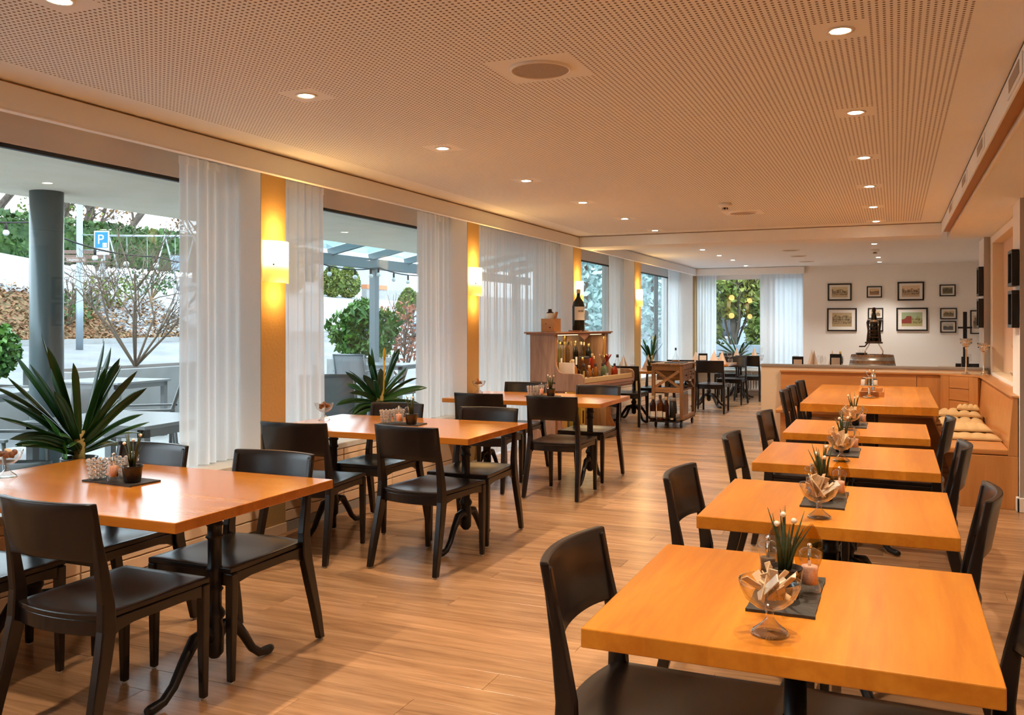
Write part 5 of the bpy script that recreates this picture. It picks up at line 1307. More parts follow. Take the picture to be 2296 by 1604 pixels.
# ------------------------------------------------------------------ place settings in the back room
def make_wine():
    t = thing('wine_glass', 'x', 'glass', (0, 0, 0))
    MB().lathe([(0.001, 0.001), (0.034, 0.0), (0.034, 0.003), (0.006, 0.008), (0.0042, 0.02), (0.0042, 0.09), (0.012, 0.098)], 16, cap=False).build('stem', 'thin_clear', t)
    MB().lathe([(0.006, 0.096), (0.030, 0.112), (0.042, 0.145), (0.040, 0.185), (0.034, 0.215)], 18, cap=False).build('bowl', 'thin_clear', t)
    return t
def make_water():
    t = thing('water_tumbler', 'x', 'glass', (0, 0, 0))
    MB().lathe([(0.001, 0.004), (0.028, 0.0), (0.038, 0.04), (0.036, 0.085), (0.034, 0.085), (0.035, 0.04), (0.001, 0.008)], 18, cap=False).build('bowl', 'thin_clear', t)
    return t
def make_napkin():
    t = thing('folded_napkin', 'x', 'napkin', (0, 0, 0))
    for k, (a, m_) in enumerate(((-0.5, 'napkin'), (0.5, 'napkin'))):
        b = MB(); c_, s_ = math.cos(a), math.sin(a)
        b.add([(0,0,0.19),(-0.075*c_-0.0,-0.075*s_-0.02,0),(0.075*c_,0.075*s_-0.02,0),(0.0,0.06,0),(0.0,0.004,0.188)], [(0,1,2),(0,2,3),(0,3,1),(1,3,2)])
        b.build('fold', m_, t)
    return t
wg, wt, nk = make_wine(), make_water(), make_napkin()
SET = [(0, 'table behind the piano bar', [(-0.12, -0.12, 'near'), (0.16, 0.20, 'far')]), (1, 'table behind the trolley', [(-0.18, -0.2, 'near left'), (0.05, 0.22, 'far'), (0.24, -0.1, 'near right')]), (2, 'table under the back window', [(0.0, -0.15, 'near'), (0.28, 0.15, 'far')]), (3, 'hidden table by the barrel', [(0.02, -0.25, 'near left'), (0.24, 0.0, 'right'), (-0.05, 0.2, 'far left')])]
for bi, nm, sp in SET:
    for dx, dy, w_ in sp:
        x, y_ = BT[bi][0] + dx, BT[bi][1] + dy
        nk_ = dup(nk, 'peach napkin folded to a peak, %s on the %s' % (w_, nm), (x, y_, TZ), R.uniform(-0.4, 0.4), 'folded peach napkins'); nk_.scale = (1.15, 1.15, 1.15 if bi != 3 else 1.6)
        dup(wg, 'wine glass beside the %s napkin of the %s' % (w_, nm), (x+0.11, y_+0.08, TZ), 0, 'wine glasses on the laid tables')
        dup(wt, 'water tumbler beside the %s napkin of the %s' % (w_, nm), (x+0.14, y_-0.03, TZ), 0, 'water tumblers on the laid tables')
dup(wg, 'single wine glass on the small table by the iron stand', (BT[4][0]+0.0, BT[4][1]-0.2, TZ), 0, 'wine glasses on the laid tables')
dup(pp[0], 'small black pot of spikes on the laid table behind the piano bar', (BT[0][0]+0.28, BT[0][1]-0.2, TZ), 0.4, 'small black pots with spikes')
for k, (x, y_, h_, ds) in enumerate(((BT[3][0]+0.30, BT[3][1]-0.22, 0.25, 'black menu holder right of the napkins behind the half wall'), (BT[3][0]-0.20, BT[3][1]-0.22, 0.21, 'low black menu holder left of the napkins behind the half wall'), (BT[1][0]-0.05, BT[1][1]-0.25, 0.17, 'black menu holder on the laid table behind the trolley'))):
    t = thing('menu_holder', ds, 'menu holder', (x, y_, TZ), 0.1*k, 'black menu holders')
    MB().box(-0.075, 0.075, -0.025, 0.025, 0, h_).build('case', 'frame_black', t, bevel=0.003)
    MB().box(-0.055, 0.055, -0.030, -0.026, h_*0.35, h_*0.8).build('card', 'paper_white', t)
bottle('dark wine bottle standing on the hidden table beside the barrel', (BT[3][0]+0.34, BT[3][1]+0.12, TZ), 'tall', 'bottle_dark', 'gold_cap', 'label_cream', 0.95, 'wine_bottle', None, rz=-PI/2)
dup(wg, 'extra wine glass left of the barrel, farthest on the hidden table', (BT[3][0]-0.25, BT[3][1]+0.05, TZ), 0, 'wine glasses on the laid tables')
# radiator below the back window
t = thing('radiator', 'white ribbed radiator below the back window', 'radiator', (-2.55, 18.02, 0.05))
for k in range(22): MB().box(-0.55+k*0.05, -0.515+k*0.05, -0.045, 0.045, 0.06, 0.40).build('rib', 'radiator_white', t, bevel=0.008)
MB().box(-0.56, 0.56, -0.03, 0.03, 0.04, 0.09).box(-0.56, 0.56, -0.03, 0.03, 0.37, 0.41).build('header', 'radiator_white', t, bevel=0.006)
for x in (-0.5, 0.5): MB().box(x-0.02, x+0.02, -0.03, 0.03, -0.05, 0.05).build('foot', 'radiator_white', t)

# ------------------------------------------------------------------ strap-leaved window plants
def clivia(label, loc, seed, n, ln, spread, pot=True, flower=True, az=None, fresh=3, h0=0.18):
    rr = random.Random(seed)
    t = thing('potted_clivia', label, 'plant', loc, 0, 'strap-leaved pot plants on the sills')
    MB().lathe([(0.001, 0.003), (0.055, 0.0), (0.075, 0.05), (0.092, h0-0.01), (0.096, h0), (0.088, h0), (0.080, h0-0.03), (0.001, h0-0.03)], 28, cap=False).build('pot', 'ceramic_black', t)
    MB().lathe([(0.082, h0-0.03), (0.04, h0-0.022), (0.001, h0-0.02)], 16, cap=False).build('soil', 'soil', t)
    MB().lathe([(0.034, h0-0.03), (0.030, h0+0.03), (0.036, h0+0.08), (0.03, h0+0.14), (0.01, h0+0.15)], 14).build('leaf_base', 'stem_pale', t)
    for k in range(n):
        side = 1 if k % 2 else -1
        a = (az if az is not None else PI/2) + (0 if side > 0 else PI) + rr.gauss(0, 0.55)
        f = (k+0.5)/n; el = math.radians(82 - 62*f**0.8*spread + rr.uniform(-9, 9)); le = ln*(0.72 + 0.4*rr.random())*(1.0 - 0.25*f)
        wd = rr.uniform(0.020, 0.029); c_, s_ = math.cos(a), math.sin(a); droop = rr.uniform(0.5, 1.5)*f*spread
        tw = rr.uniform(-1.0, 1.0); m = 9; pts = []; p = Vector((c_*0.018, s_*0.018, h0 + 0.02 + 0.10*(1-f))); e_ = el
        for j in range(m+1):
            pts.append(p.copy()); p = p + Vector((c_*math.cos(e_), s_*math.cos(e_), math.sin(e_)))*(le/m); e_ -= droop/m*1.3*(j/m*1.6)
        def fn(u, v, pts=pts, wd=wd, c_=c_, s_=s_, m=m, tw=tw):
            q = v*m; i = min(int(q), m-1); g = pts[i].lerp(pts[i+1], q-i)
            wv = wd*min(1, 0.55 + v*2.2)*(1 - max(0, (v-0.72)/0.28)**2.2)+0.0006; x = (u-0.5)*2*wv
            dv = (pts[i+1] - pts[i]).normalized(); hx = Vector((-s_, c_, 0)); up_ = hx.cross(dv); wv_ = hx*math.cos(tw) + up_*math.sin(tw); nv = wv_.cross(dv)
            g = g + wv_*x + nv*(0.3*wv*abs(2*u-1)**1.3)
            return (g.x, g.y, g.z)
        def fb(u, v, fn=fn): g = fn(u, v); return (g[0]-0.001, g[1]-0.001, g[2]-0.0014)
        MB().slab(fn, fb, 4, 14).build('leaf', 'leaf_fresh' if k < 0 else 'leaf_dark', t)
    for k in range(fresh):
        a = PI*1.15 + k*0.5; c_, s_ = math.cos(a), math.sin(a); le = rr.uniform(0.22, 0.30)
        def fn(u, v, c_=c_, s_=s_, le=le): x = (u-0.5)*2*(0.026*math.sin(PI*min(1, v*0.9+0.08))**0.7); return (c_*(0.05+0.13*v*v) - s_*x, s_*(0.05+0.13*v*v) - 0.03 + c_*x, h0 - 0.02 + le*v - 0.03*v*v)
        def fb(u, v, fn=fn): g = fn(u, v); return (g[0]+0.0015, g[1], g[2])
        MB().slab(fn, fb, 4, 10).build('leaf', 'leaf_fresh', t)
    if flower:
        st = MB().tube([(0.02, 0.02, h0), (0.03, 0.03, h0+0.28), (0.035, 0.03, h0+0.40)], [0.011, 0.009, 0.007], 8).build('flower_stalk', 'petal_yellow', t)
        MB().lathe([(0.006, 0.0), (0.014, 0.04), (0.011, 0.08), (0.001, 0.11)], 8, (0.035, 0.03, h0+0.40)).build('bud', 'petal_yellow', st)
    return t
clivia('large strap-leaved plant in a black pot on the front window sill', (-4.00, 3.46, 0.5255), 41, 36, 0.52, 1.05, flower=False, az=PI/2-0.3)
clivia('strap-leaved plant with yellow bud on the sill of the middle window', (-4.00, 6.47, 0.5255), 42, 34, 0.46, 1.5, flower=True, az=PI/2-0.2, fresh=1)
clivia('upright strap-leaved plant with yellow stalk by the far window', (-4.00, 15.6, 0.5255), 43, 14, 0.48, 0.7, flower=True, az=PI/2, fresh=1)
clivia('spreading strap-leaved plant on the back window sill before the thuja', (-2.85, 17.98, 0.5005), 44, 20, 0.55, 1.3, flower=False, az=0.0, fresh=1)

# ------------------------------------------------------------------ outdoors: ground
def sst(t): t = max(0, min(1, t)); return t*t*(3-2*t)
def kx(y_): return -20 - 8*sst((y_-24)/8)
def gz(x, y_):
    k = kx(y_)
    if x > -9.5: return -0.05
    if x > k: return -0.05 + 0.93*((-9.5-x)/(-9.5-k))
    if x > k-5: return 0.88 + 2.15*sst((k-x)/5)
    if x > k-13: return 3.03 + 1.30*((k-5-x)/8)
    return 4.33 + 0.05*(k-13-x)
gx = [15, 5, -2, -4.0, -6, -8, -9.5] + [-9.5 - 0.9*i for i in range(1, 12)] + [-20 - 0.7*i for i in range(0, 34)] + [-46, -55, -70, -100]
gy = [-25, -15, -8, -2] + [2.0*i for i in range(0, 32)] + [66, 75, 90, 120]
b = MB(); vs = [(x, y_, gz(x, y_) - (0.25 if (x > -4.2 and y_ < 18.4) else 0)) for y_ in gy for x in gx]; nx = len(gx)
fs = []; mi = []
for j in range(len(gy)-1):
    for i in range(nx-1):
        xm, ym = (gx[i]+gx[i+1])/2, (gy[j]+gy[j+1])/2
        if xm > -4.2 and ym < 18: continue
        fs.append((j*nx+i, j*nx+i+1, (j+1)*nx+i+1, (j+1)*nx+i)); mi.append(0 if xm < kx(ym) else 1)
b.v = vs; b.f = [list(f) for f in fs]; b.sm = [True]*len(fs); b.mi = mi
g_ = b.build('ground', ['ground_outside', 'asphalt']); struct(g_)
kb = MB()
for j in range(0, 26):
    y0, y1 = 2.0*j, 2.0*j + 1.97
    kb.add([(kx(y0)+0.12, y0, gz(kx(y0)+0.12, y0)-0.05), (kx(y1)+0.12, y1, gz(kx(y1)+0.12, y1)-0.05), (kx(y1)-0.05, y1, gz(kx(y1)+0.12, y1)-0.05), (kx(y0)-0.05, y0, gz(kx(y0)+0.12, y0)-0.05),
            (kx(y0)+0.12, y0, gz(kx(y0)+0.12, y0)+0.13), (kx(y1)+0.12, y1, gz(kx(y1)+0.12, y1)+0.13), (kx(y1)-0.05, y1, gz(kx(y1)+0.12, y1)+0.13), (kx(y0)-0.05, y0, gz(kx(y0)+0.12, y0)+0.13)],
           [(3,2,1,0),(4,5,6,7),(0,1,5,4),(1,2,6,5),(2,3,7,6),(3,0,4,7)])
struct(kb.build('kerb', 'concrete'))
struct(MB().box(-9.4, -4.36, -8, 22, -0.20, -0.02).build('terrace', 'paver'))
# overhang above the terrace with its round column
oh = struct(MB().box(-7.45, -4.30, -6, 14.2, 2.60, 2.95).build('overhang', 'soffit_render'))
def make_col():
    t = thing('terrace_column', 'x', 'column', (0, 0, 0))
    MB().lathe([(0.14, 0), (0.14, 2.62)], 36).build('shaft', 'steel_column', t)
    MB().lathe([(0.17, 0), (0.17, 0.02), (0.14, 0.025)], 36).build('collar', 'steel_column', t)
    return t
cl = make_col(); dup(cl, 'round dark steel column on the terrace outside the front window', (-7.0, 5.71, -0.02))
# glazed pergola
pg = thing('glass_pergola', 'steel pergola with glass roof panes outside the middle window', 'pergola', (0, 0, -0.02))
MB().box(-9.05, -8.90, 10.2, 22.0, 2.45, 2.64).build('header', 'steel_frame', pg, bevel=0.005)
for y_ in (14.35, 21.2): MB().box(-9.04, -8.91, y_-0.07, y_+0.07, 0, 2.45).build('post', 'steel_frame', pg, bevel=0.005)
ra = [10.3 + 1.3*k for k in range(9)]
for y_ in ra: MB().bar((-7.46, y_, 2.98), (-8.98, y_, 2.66), 0.08, 0.12).build('rafter', 'steel_frame', pg)
for y0, y1 in zip(ra, ra[1:]):
    MB().add([(-7.46, y0+0.05, 3.04), (-8.98, y0+0.05, 2.72), (-8.98, y1-0.05, 2.72), (-7.46, y1-0.05, 3.04), (-7.46, y0+0.05, 3.052), (-8.98, y0+0.05, 2.732), (-8.98, y1-0.05, 2.732), (-7.46, y1-0.05, 3.052)],
             [(0,1,2,3),(7,6,5,4),(0,4,5,1),(1,5,6,2),(2,6,7,3),(3,7,4,0)]).build('pane', 'roof_glass', pg)
MB().box(-7.52, -7.455, 10.2, 22, 2.90, 3.05).build('wall_plate', 'steel_frame', pg)
def string_lights(label, pts, sag, nb):
    t = thing('string_lights', label, 'lights', pts[0])
    o = Vector(pts[0]); allp = []
    for a, c_ in zip(pts, pts[1:]):
        a = Vector(a) - o; c_ = Vector(c_) - o
        for k in range(9): q = k/8; p = a.lerp(c_, q); p.z -= sag*4*q*(1-q); allp.append(p)
    MB().tube(allp, 0.012, 5).build('cable', 'cable_black', t)
    for k in range(nb):
        p = allp[int((k+0.5)/nb*(len(allp)-1))]
        s_ = MB().lathe([(0.018, -0.10), (0.02, -0.02), (0.008, 0.0)], 8, p).build('socket', 'cable_black', t)
        MB().ball(p + Vector((0, 0, -0.135)), 0.042, 10, 7).build('bulb', 'bulb_white', s_)
    return t
string_lights('festoon of white bulbs strung across the terrace before the parking sign', [(-11.2, 6.2, 2.95), (-10.9, 8.6, 2.80), (-10.2, 10.2, 2.42), (-9.6, 12.0, 2.45)], 0.12, 9)
string_lights('festoon of white bulbs hanging under the pergola beam', [(-8.85, 10.4, 2.46), (-8.85, 12.2, 2.46), (-8.85, 14.3, 2.46), (-8.85, 16.5, 2.46)], 0.09, 12)

# ------------------------------------------------------------------ garden furniture
def make_gchair():
    t = thing('garden_chair', 'x', 'garden chair', (0, 0, 0))
    for s_ in (-1, 1):
        MB().tube([(s_*0.27, -0.20, 0.93), (s_*0.27, -0.04, 0.45), (s_*0.27, 0.44, 0.44)], 0.016, 6).build('side_rail', 'alu_grey', t)
        MB().tube([(s_*0.28, 0.40, 0.66), (s_*0.28, 0.42, 0.0)], 0.014, 6).build('leg', 'alu_grey', t)
        MB().tube([(s_*0.28, -0.10, 0.64), (s_*0.28, -0.16, 0.0)], 0.014, 6).build('leg', 'alu_grey', t)
        MB().box(s_*0.28-0.022, s_*0.28+0.022, -0.14, 0.42, 0.655, 0.675).build('armrest', 'alu_grey', t, bevel=0.004)
    MB().tube([(-0.27, -0.20, 0.93), (0.27, -0.20, 0.93)], 0.016, 6).build('top_rail', 'alu_grey', t)
    MB().slab(lambda u, v: ((u-0.5)*0.52, -0.195+0.15*(1-v), 0.47+0.45*v), lambda u, v: ((u-0.5)*0.52, -0.203+0.15*(1-v), 0.47+0.45*v), 4, 4).build('back_sling', 'sling_grey', t)
    MB().slab(lambda u, v: ((u-0.5)*0.52, -0.02+0.45*v, 0.45-0.01*math.sin(PI*v)), lambda u, v: ((u-0.5)*0.52, -0.02+0.45*v, 0.442-0.01*math.sin(PI*v)), 4, 4).build('seat_sling', 'sling_grey', t)
    return t
gc = make_gchair()
for x, y_, rz, lb in ((-5.85, 4.15, -1.15, 'grey sling garden chair outside at the left edge of the front window'), (-6.20, 6.25, 2.3, 'grey sling garden chair behind the terrace table, beyond the large sill plant'), (-5.05, 5.9, 2.9, 'grey garden chair low behind the sill plant, under the terrace table'),
                      (-5.15, 7.45, 0.35, 'grey sling garden chair nearest outside the middle window'), (-6.35, 9.15, -0.9, 'wide grey garden chair back beyond the middle window'), (-8.15, 12.4, 0.15, 'grey garden chair in front of the green laurel'), (-7.6, 14.9, 2.6, 'grey garden chair right of the green laurel'), (-6.2, 14.2, 2.8, 'grey garden chair at the right side of the middle window view')):
    dup(gc, lb, (x, y_, -0.02), rz, 'grey sling garden chairs')
def make_gtable():
    t = thing('garden_table', 'x', 'garden table', (0, 0, 0))
    MB().box(-0.55, 0.55, -0.45, 0.45, 0.70, 0.725).build('table_top', 'garden_table_top', t, bevel=0.004)
    MB().box(-0.52, 0.52, -0.42, 0.42, 0.64, 0.70).build('frame', 'alu_grey', t)
    for x in (-0.49, 0.49):
        for y_ in (-0.39, 0.39): MB().box(x-0.03, x+0.03, y_-0.03, y_+0.03, 0, 0.70).build('leg', 'alu_grey', t)
    return t
gt = make_gtable()
for x, y_, rz, lb in ((-5.35, 5.05, 0.1, 'pale terrace table outside, behind the large sill plant'), (-9.1, 8.35, 0.05, 'pale terrace table further out in front of the concrete planter'), (-5.55, 8.75, 0.0, 'pale terrace table seen low in the middle window'), (-8.3, 13.6, 0.1, 'pale terrace table beside the green laurel'), (-8.9, 6.4, 0.3, 'pale terrace table left of the steel column')):
    dup(gt, lb, (x, y_, -0.02), rz, 'pale terrace tables')

# ------------------------------------------------------------------ shrubs, trees
def cloud(n, ctr, rad, size, seed, shell=0.55, asp=2.0, up=0.0, taper=0.0, flat=False):
    rr = random.Random(seed); b = MB(); cx, cy, cz = ctr; vs = []; fs = []
    for k in range(n):
        while True:
            p = Vector((rr.uniform(-1, 1), rr.uniform(-1, 1), rr.uniform(-1, 1))); l_ = p.length
            if flat and max(abs(p.x), abs(p.y), abs(p.z)) > 1 - rr.random()*0.3: break
            if not flat and shell < l_ < 1: break
        tp = 1 - taper*(p.z*0.5+0.5)
        q = Vector((cx + p.x*rad[0]*tp, cy + p.y*rad[1]*tp, cz + p.z*rad[2]))
        d = Vector((rr.gauss(0, 1), rr.gauss(0, 1), rr.gauss(up, 1))).normalized(); e_ = d.cross(Vector((rr.gauss(0, 1), rr.gauss(0, 1), rr.gauss(0, 1)))).normalized()
        s_ = size*rr.uniform(0.6, 1.3); o = len(vs)
        vs += [q - d*s_*asp*0.5, q + e_*s_*0.5, q + d*s_*asp*0.5, q - e_*s_*0.5]; fs.append((o, o+1, o+2, o+3))
    b.add(vs, fs); return b
def branches(b, base, h, seed, n=5, r=0.05, spread=0.5, sub=3, gen=2):
    rr = random.Random(seed)
    def grow(p, d, le, r_, g):
        m = p + d*le*0.5 + Vector((rr.gauss(0, 1), rr.gauss(0, 1), rr.gauss(0, 0.5)))*le*0.06; e_ = p + d*le
        b.tube([p, m, e_], [r_, r_*0.8, r_*0.5], 5 if g > 1 else 4, cap=False)
        if g:
            for k in range(sub):
                t_ = rr.uniform(0.4, 1.0); s0 = p.lerp(e_, t_)
                dn = (d + Vector((rr.gauss(0, spread), rr.gauss(0, spread), rr.gauss(0.1, spread*0.6)))).normalized()
                grow(s0, dn, le*rr.uniform(0.45, 0.7), r_*0.5, g-1)
    for k in range(n):
        d = Vector((rr.gauss(0, spread*0.7), rr.gauss(0, spread*0.7), 1)).normalized()
        grow(Vector(base), d, h*rr.uniform(0.5, 0.75), r, gen)
    return b
def shrub(name, label, loc, rad, n, size, m_, seed, trunk=0.25, asp=2.0, taper=0.0, group=None, shell=0.5, h=None):
    t = thing(name, label, 'shrub', loc, 0, group); rz_ = rad[2]
    cloud(n, (0, 0, trunk + rz_), rad, size, seed, shell, asp, 0.3, taper).build('foliage', m_, t)['kind'] = 'stuff'
    MB().tube([(0, 0, -0.05), (0.02, 0.01, trunk*0.6), (0, 0, trunk + rz_*1.2)], [0.05*rad[0]+0.02, 0.04*rad[0]+0.015, 0.01], 7).build('trunk', 'bark', t)
    return t
pl = thing('concrete_planter', 'long concrete planter with a bare shrub outside the front window', 'planter', (-10.3, 10.3, -0.02))
MB().box(-0.45, 0.45, -1.9, 2.2, 0, 0.80).build('trough', 'concrete', pl, bevel=0.01); MB().box(-0.38, 0.38, -1.83, 2.13, 0.80, 0.802).build('soil', 'soil', pl)
t = thing('bare_shrub', 'leafless branching shrub in the concrete planter', 'shrub', (-10.3, 9.9, 0.78))
branches(MB(), (0, 0, 0), 2.0, 5, 7, 0.020, 0.6, 4, 3).build('branches', 'twig_brown', t)
shrub('evergreen_shrub', 'small blue-green shrub at the right end of the concrete planter', (-10.25, 11.6, 0.78), (0.35, 0.35, 0.28), 900, 0.05, 'hedge_leaf', 8, 0.02)
pl2 = thing('concrete_planter', 'concrete planter with a conifer at the left edge of the front window', 'planter', (-10.9, 7.7, -0.02))
MB().box(-0.4, 0.4, -0.8, 0.6, 0, 0.62).build('trough', 'concrete', pl2, bevel=0.01); MB().box(-0.34, 0.34, -0.74, 0.54, 0.62, 0.622).build('soil', 'soil', pl2)
shrub('conifer_bush', 'bright green conifer bush at the left edge of the front window', (-10.85, 7.85, 0.6), (0.50, 0.50, 0.42), 3000, 0.06, 'laurel_leaf', 9, 0.05, 1.6)
pl3 = thing('concrete_planter', 'pale planter box under the green laurel', 'planter', (-9.75, 15.1, -0.02))
MB().box(-0.4, 0.4, -0.6, 0.6, 0, 0.75).build('trough', 'concrete', pl3, bevel=0.01)
lt_ = shrub('laurel_bush', 'leafy green laurel outside the middle window', (-9.7, 15.1, 0.72), (0.50, 0.50, 0.42), 700, 0.075, 'laurel_leaf', 10, 0.05, 2.2)
for k, (x, y_, z, r_) in enumerate(((0.35, 0.25, 0.65, 0.33), (-0.35, -0.2, 0.6, 0.34), (0.1, -0.3, 0.85, 0.28), (0.45, -0.1, 0.35, 0.3), (-0.45, 0.2, 0.3, 0.3), (-0.1, 0.1, 0.95, 0.25))):
    cloud(330, (x, y_, z), (r_, r_, r_), 0.075, 300+k, 0.2, 2.4, 0.8).build('foliage', 'laurel_leaf', lt_)['kind'] = 'stuff'
t = thing('red_maple', 'rust-red twiggy maple right of the green laurel', 'shrub', (-10.6, 18.2, gz(-10.6, 18.2)))
branches(MB(), (0, 0, 0), 1.9, 15, 5, 0.03, 0.5, 4, 2).build('branches', 'twig_brown', t)
cloud(700, (0, 0, 1.15), (0.85, 0.85, 0.75), 0.07, 16, 0.2, 1.6).build('foliage', 'rust_leaf', t)['kind'] = 'stuff'
t = thing('clipped_hedge', 'long clipped evergreen hedge at the top of the snowy slope', 'hedge', (-33.6, 24, 4.2))
cloud(15000, (0, 0, 0.85), (0.75, 22, 0.95), 0.17, 21, 0, 1.6, 0.2, flat=True).build('foliage', 'hedge_leaf', t)['kind'] = 'stuff'
MB().box(-0.5, 0.5, -21.5, 21.5, -0.1, 1.5).build('dense_core', 'hedge_leaf', t)
TR = [(-37, 16, 7, 'tall'), (-38, 20.5, 8, 'slender'), (-36.5, 24, 7, 'forked'), (-39, 27.5, 8.5, 'broad'), (-37, 31, 7, 'leaning'), (-40, 36, 8, 'dense'), (-38, 41, 8, 'spreading')]
WH = ['leftmost behind the hedge', 'second from the left behind the hedge', 'left of the parking sign behind the hedge', 'above the parking sign behind the hedge', 'above the swing frame behind the hedge', 'right of the swing frame behind the hedge', 'beyond the curtain behind the hedge']
for k, (x, y_, h, q) in enumerate(TR):
    t = thing('winter_tree', '%s winter tree, %s' % (q, WH[k]), 'tree', (x, y_, gz(x, y_)-0.1), 0, 'winter trees behind the hedge')
    branches(MB(), (0, 0, 0), h, 50+k, 3, 0.16, 0.38, 4, 3).build('branches', 'bark', t)
    cloud(420, (0, 0, h*0.42), (1.9, 1.9, h*0.26), 0.16, 70+k, 0.2, 1.4).build('dry_leaves', ('brown_leaf', 'thuja_leaf', 'brown_leaf')[k % 3], t)['kind'] = 'stuff'
t = thing('leaf_litter', 'fallen leaves and low twigs on the bank above the road', 'leaves', (0, 0, 0))
rr = random.Random(90); b = MB(); vs = []; fs = []
for k in range(14000):
    y_ = 6 + 17*rr.random()**0.8; x = kx(y_) - 0.1 - (4.3 - 0.10*(y_-8))*rr.random()**1.2; z = gz(x, y_); s_ = rr.uniform(0.025, 0.075); a = rr.uniform(0, 6.28)
    d = Vector((math.cos(a), math.sin(a), rr.uniform(-0.2, 0.9)))*s_; e_ = Vector((-math.sin(a), math.cos(a), rr.uniform(-0.3, 0.3)))*s_*0.6; q = Vector((x, y_, z + rr.uniform(0.0, 0.10))); o = len(vs)
    vs += [q-d, q+e_, q+d, q-e_]; fs.append((o, o+1, o+2, o+3))
b.add(vs, fs); o = b.build('leaves', 'brown_leaf', t); o['kind'] = 'stuff'; t['kind'] = 'stuff'
SB = [(-21.2, 13.6, 0.6, 'left of the column'), (-21.5, 18.2, 0.7, 'at the foot of the lamp post'), (-22.4, 20.5, 0.6, 'right of the lamp post'), (-23.6, 16.2, 0.8, 'high on the bank behind the column'), (-23.0, 22.8, 0.7, 'near the curtain')]
for k, (x, y_, r_, q) in enumerate(SB):
    t = thing('bank_shrub', 'scrubby bush on the leafy bank, %s' % q, 'shrub', (x, y_, gz(x, y_)-0.05), 0, 'scrubby bushes on the bank')
    branches(MB(), (0, 0, 0), 1.7*r_*1.6, 120+k, 7, 0.022, 0.6, 4, 2).build('branches', 'twig_brown', t)
    cloud(260, (0, 0, 0.6), (0.9, 0.9, 0.5), 0.09, 140+k, 0.1, 1.5).build('foliage', ('brown_leaf', 'hedge_leaf', 'thuja_leaf')[k % 3], t)['kind'] = 'stuff'
# topiary, house and cars seen through the middle window
for k, (x, y_, s_, lb) in enumerate(((-33.5, 48.5, 1.0, 'left one of two clipped yellow-green cones on the snowy slope'), (-33.4, 50.2, 1.05, 'right one of two clipped yellow-green cones on the snowy slope'), (-29.6, 51.6, 1.15, 'clipped yellow-green cone alone on the right of the slope'), (-35.0, 46.4, 0.75, 'dark round bush at the left of the snowy slope'))):
    z = gz(x, y_)
    shrub('topiary_cone', lb, (x, y_, z-0.05), (0.95*s_, 0.95*s_, 1.05*s_), 2600, 0.13, 'thuja_leaf' if k < 3 else 'hedge_leaf', 160+k, 0.05, 1.5, 0.45 if k < 3 else 0.1, 'clipped bushes on the slope', 0.75)
hs = thing('house', 'pale blue house wall at the top of the slope', 'house', (-47, 67, 3.6))
MB().box(-6, 5, -4, 6, 0, 3.4).build('wall', 'house_wall', hs); MB().extr([(-6.6, 3.4), (5.6, 3.4), (-0.5, 6.2)], 'y', -4.5, 6.5).build('roof', 'sign_white', hs)
for x in (-4.2, -1.6, 1.4, 3.6):
    f_ = MB().box(x-0.5, x+0.5, -4.05, -3.98, 1.2, 2.5).build('window', 'frame_white', hs); MB().box(x-0.42, x+0.42, -4.07, -4.04, 1.28, 2.42).build('pane', 'car_glass', f_)
t = thing('garden_wall', 'low terracotta and concrete garden wall on the slope', 'wall', (-33.2, 54, gz(-33.2, 54)-0.2))
MB().box(-0.2, 0.2, -2.2, 5, 0, 0.9).build('masonry', 'concrete', t); MB().box(-0.25, 0.25, -2.2, 0.4, 0.9, 1.2).build('flower_box', 'terracotta', t)
def make_car(m_):
    t = thing('parked_car', 'x', 'car', (0, 0, 0))
    MB().extr([(-2.1, 0.25), (2.1, 0.25), (2.15, 0.65), (1.9, 0.82), (1.0, 0.92), (0.45, 1.42), (-1.1, 1.45), (-1.75, 0.98), (-2.15, 0.9)], 'x', -0.85, 0.85).build('body', m_, t, bevel=0.06, seg=3)
    MB().extr([(0.85, 0.95), (0.42, 1.36), (-1.05, 1.38), (-1.55, 1.0)], 'x', -0.862, 0.862).build('side_window', 'car_glass', t)
    MB().box(-0.7, 0.7, -0.02, 0.02, 0, 0.4).build('windscreen', 'car_glass', t).location = (0, 0.74, 0.98)
    for y_ in (-1.3, 1.3):
        for x in (-0.80, 0.80): MB().extr([(y_ + 0.31*math.cos(k*PI/10), 0.31 + 0.31*math.sin(k*PI/10)) for k in range(20)], 'x', x-0.1, x+0.1).build('wheel', 'rubber', t)
    return t
dup(make_car('car_blue'), 'dark blue car parked behind the green laurel', (-23.6, 37.0, gz(-23.6, 37.0)), 0.5, 'parked cars')
dup(make_car('car_silver'), 'silver-blue car parked behind the red maple', (-22.0, 40.5, gz(-22.0, 40.5)), 0.5, 'parked cars')
# lamp post with signs
lpx, lpy = -18.66, 16.16; lz = gz(lpx, lpy)
lp = thing('lamp_post', 'pale steel lamp post rising beside the parking sign', 'post', (lpx, lpy, lz))
MB().lathe([(0.085, 0), (0.085, 1.2), (0.075, 1.22), (0.07, 6.5)], 18).build('shaft', 'lamp_post_steel', lp); MB().bar((0, 0, 6.4), (1.2, 0.4, 6.7), 0.06).build('arm', 'lamp_post_steel', lp)
sg = thing('parking_sign', 'blue and white parking sign reading P and Custerhof', 'sign', (lpx + 0.9188*0.55, lpy + 0.3946*0.55, 3.12), YAW)
MB().box(-0.19, 0.19, -0.012, 0.012, 0, 0.60).build('plate', 'sign_white', sg, bevel=0.008)
MB().box(-0.16, 0.16, -0.0135, -0.0122, 0.175, 0.57).build('blue_field', 'sign_blue', sg)
text('letter', 'P', 0.34, 'sign_white', sg, (-0.02, -0.0145, 0.375), (PI/2, 0, 0), 0.001)
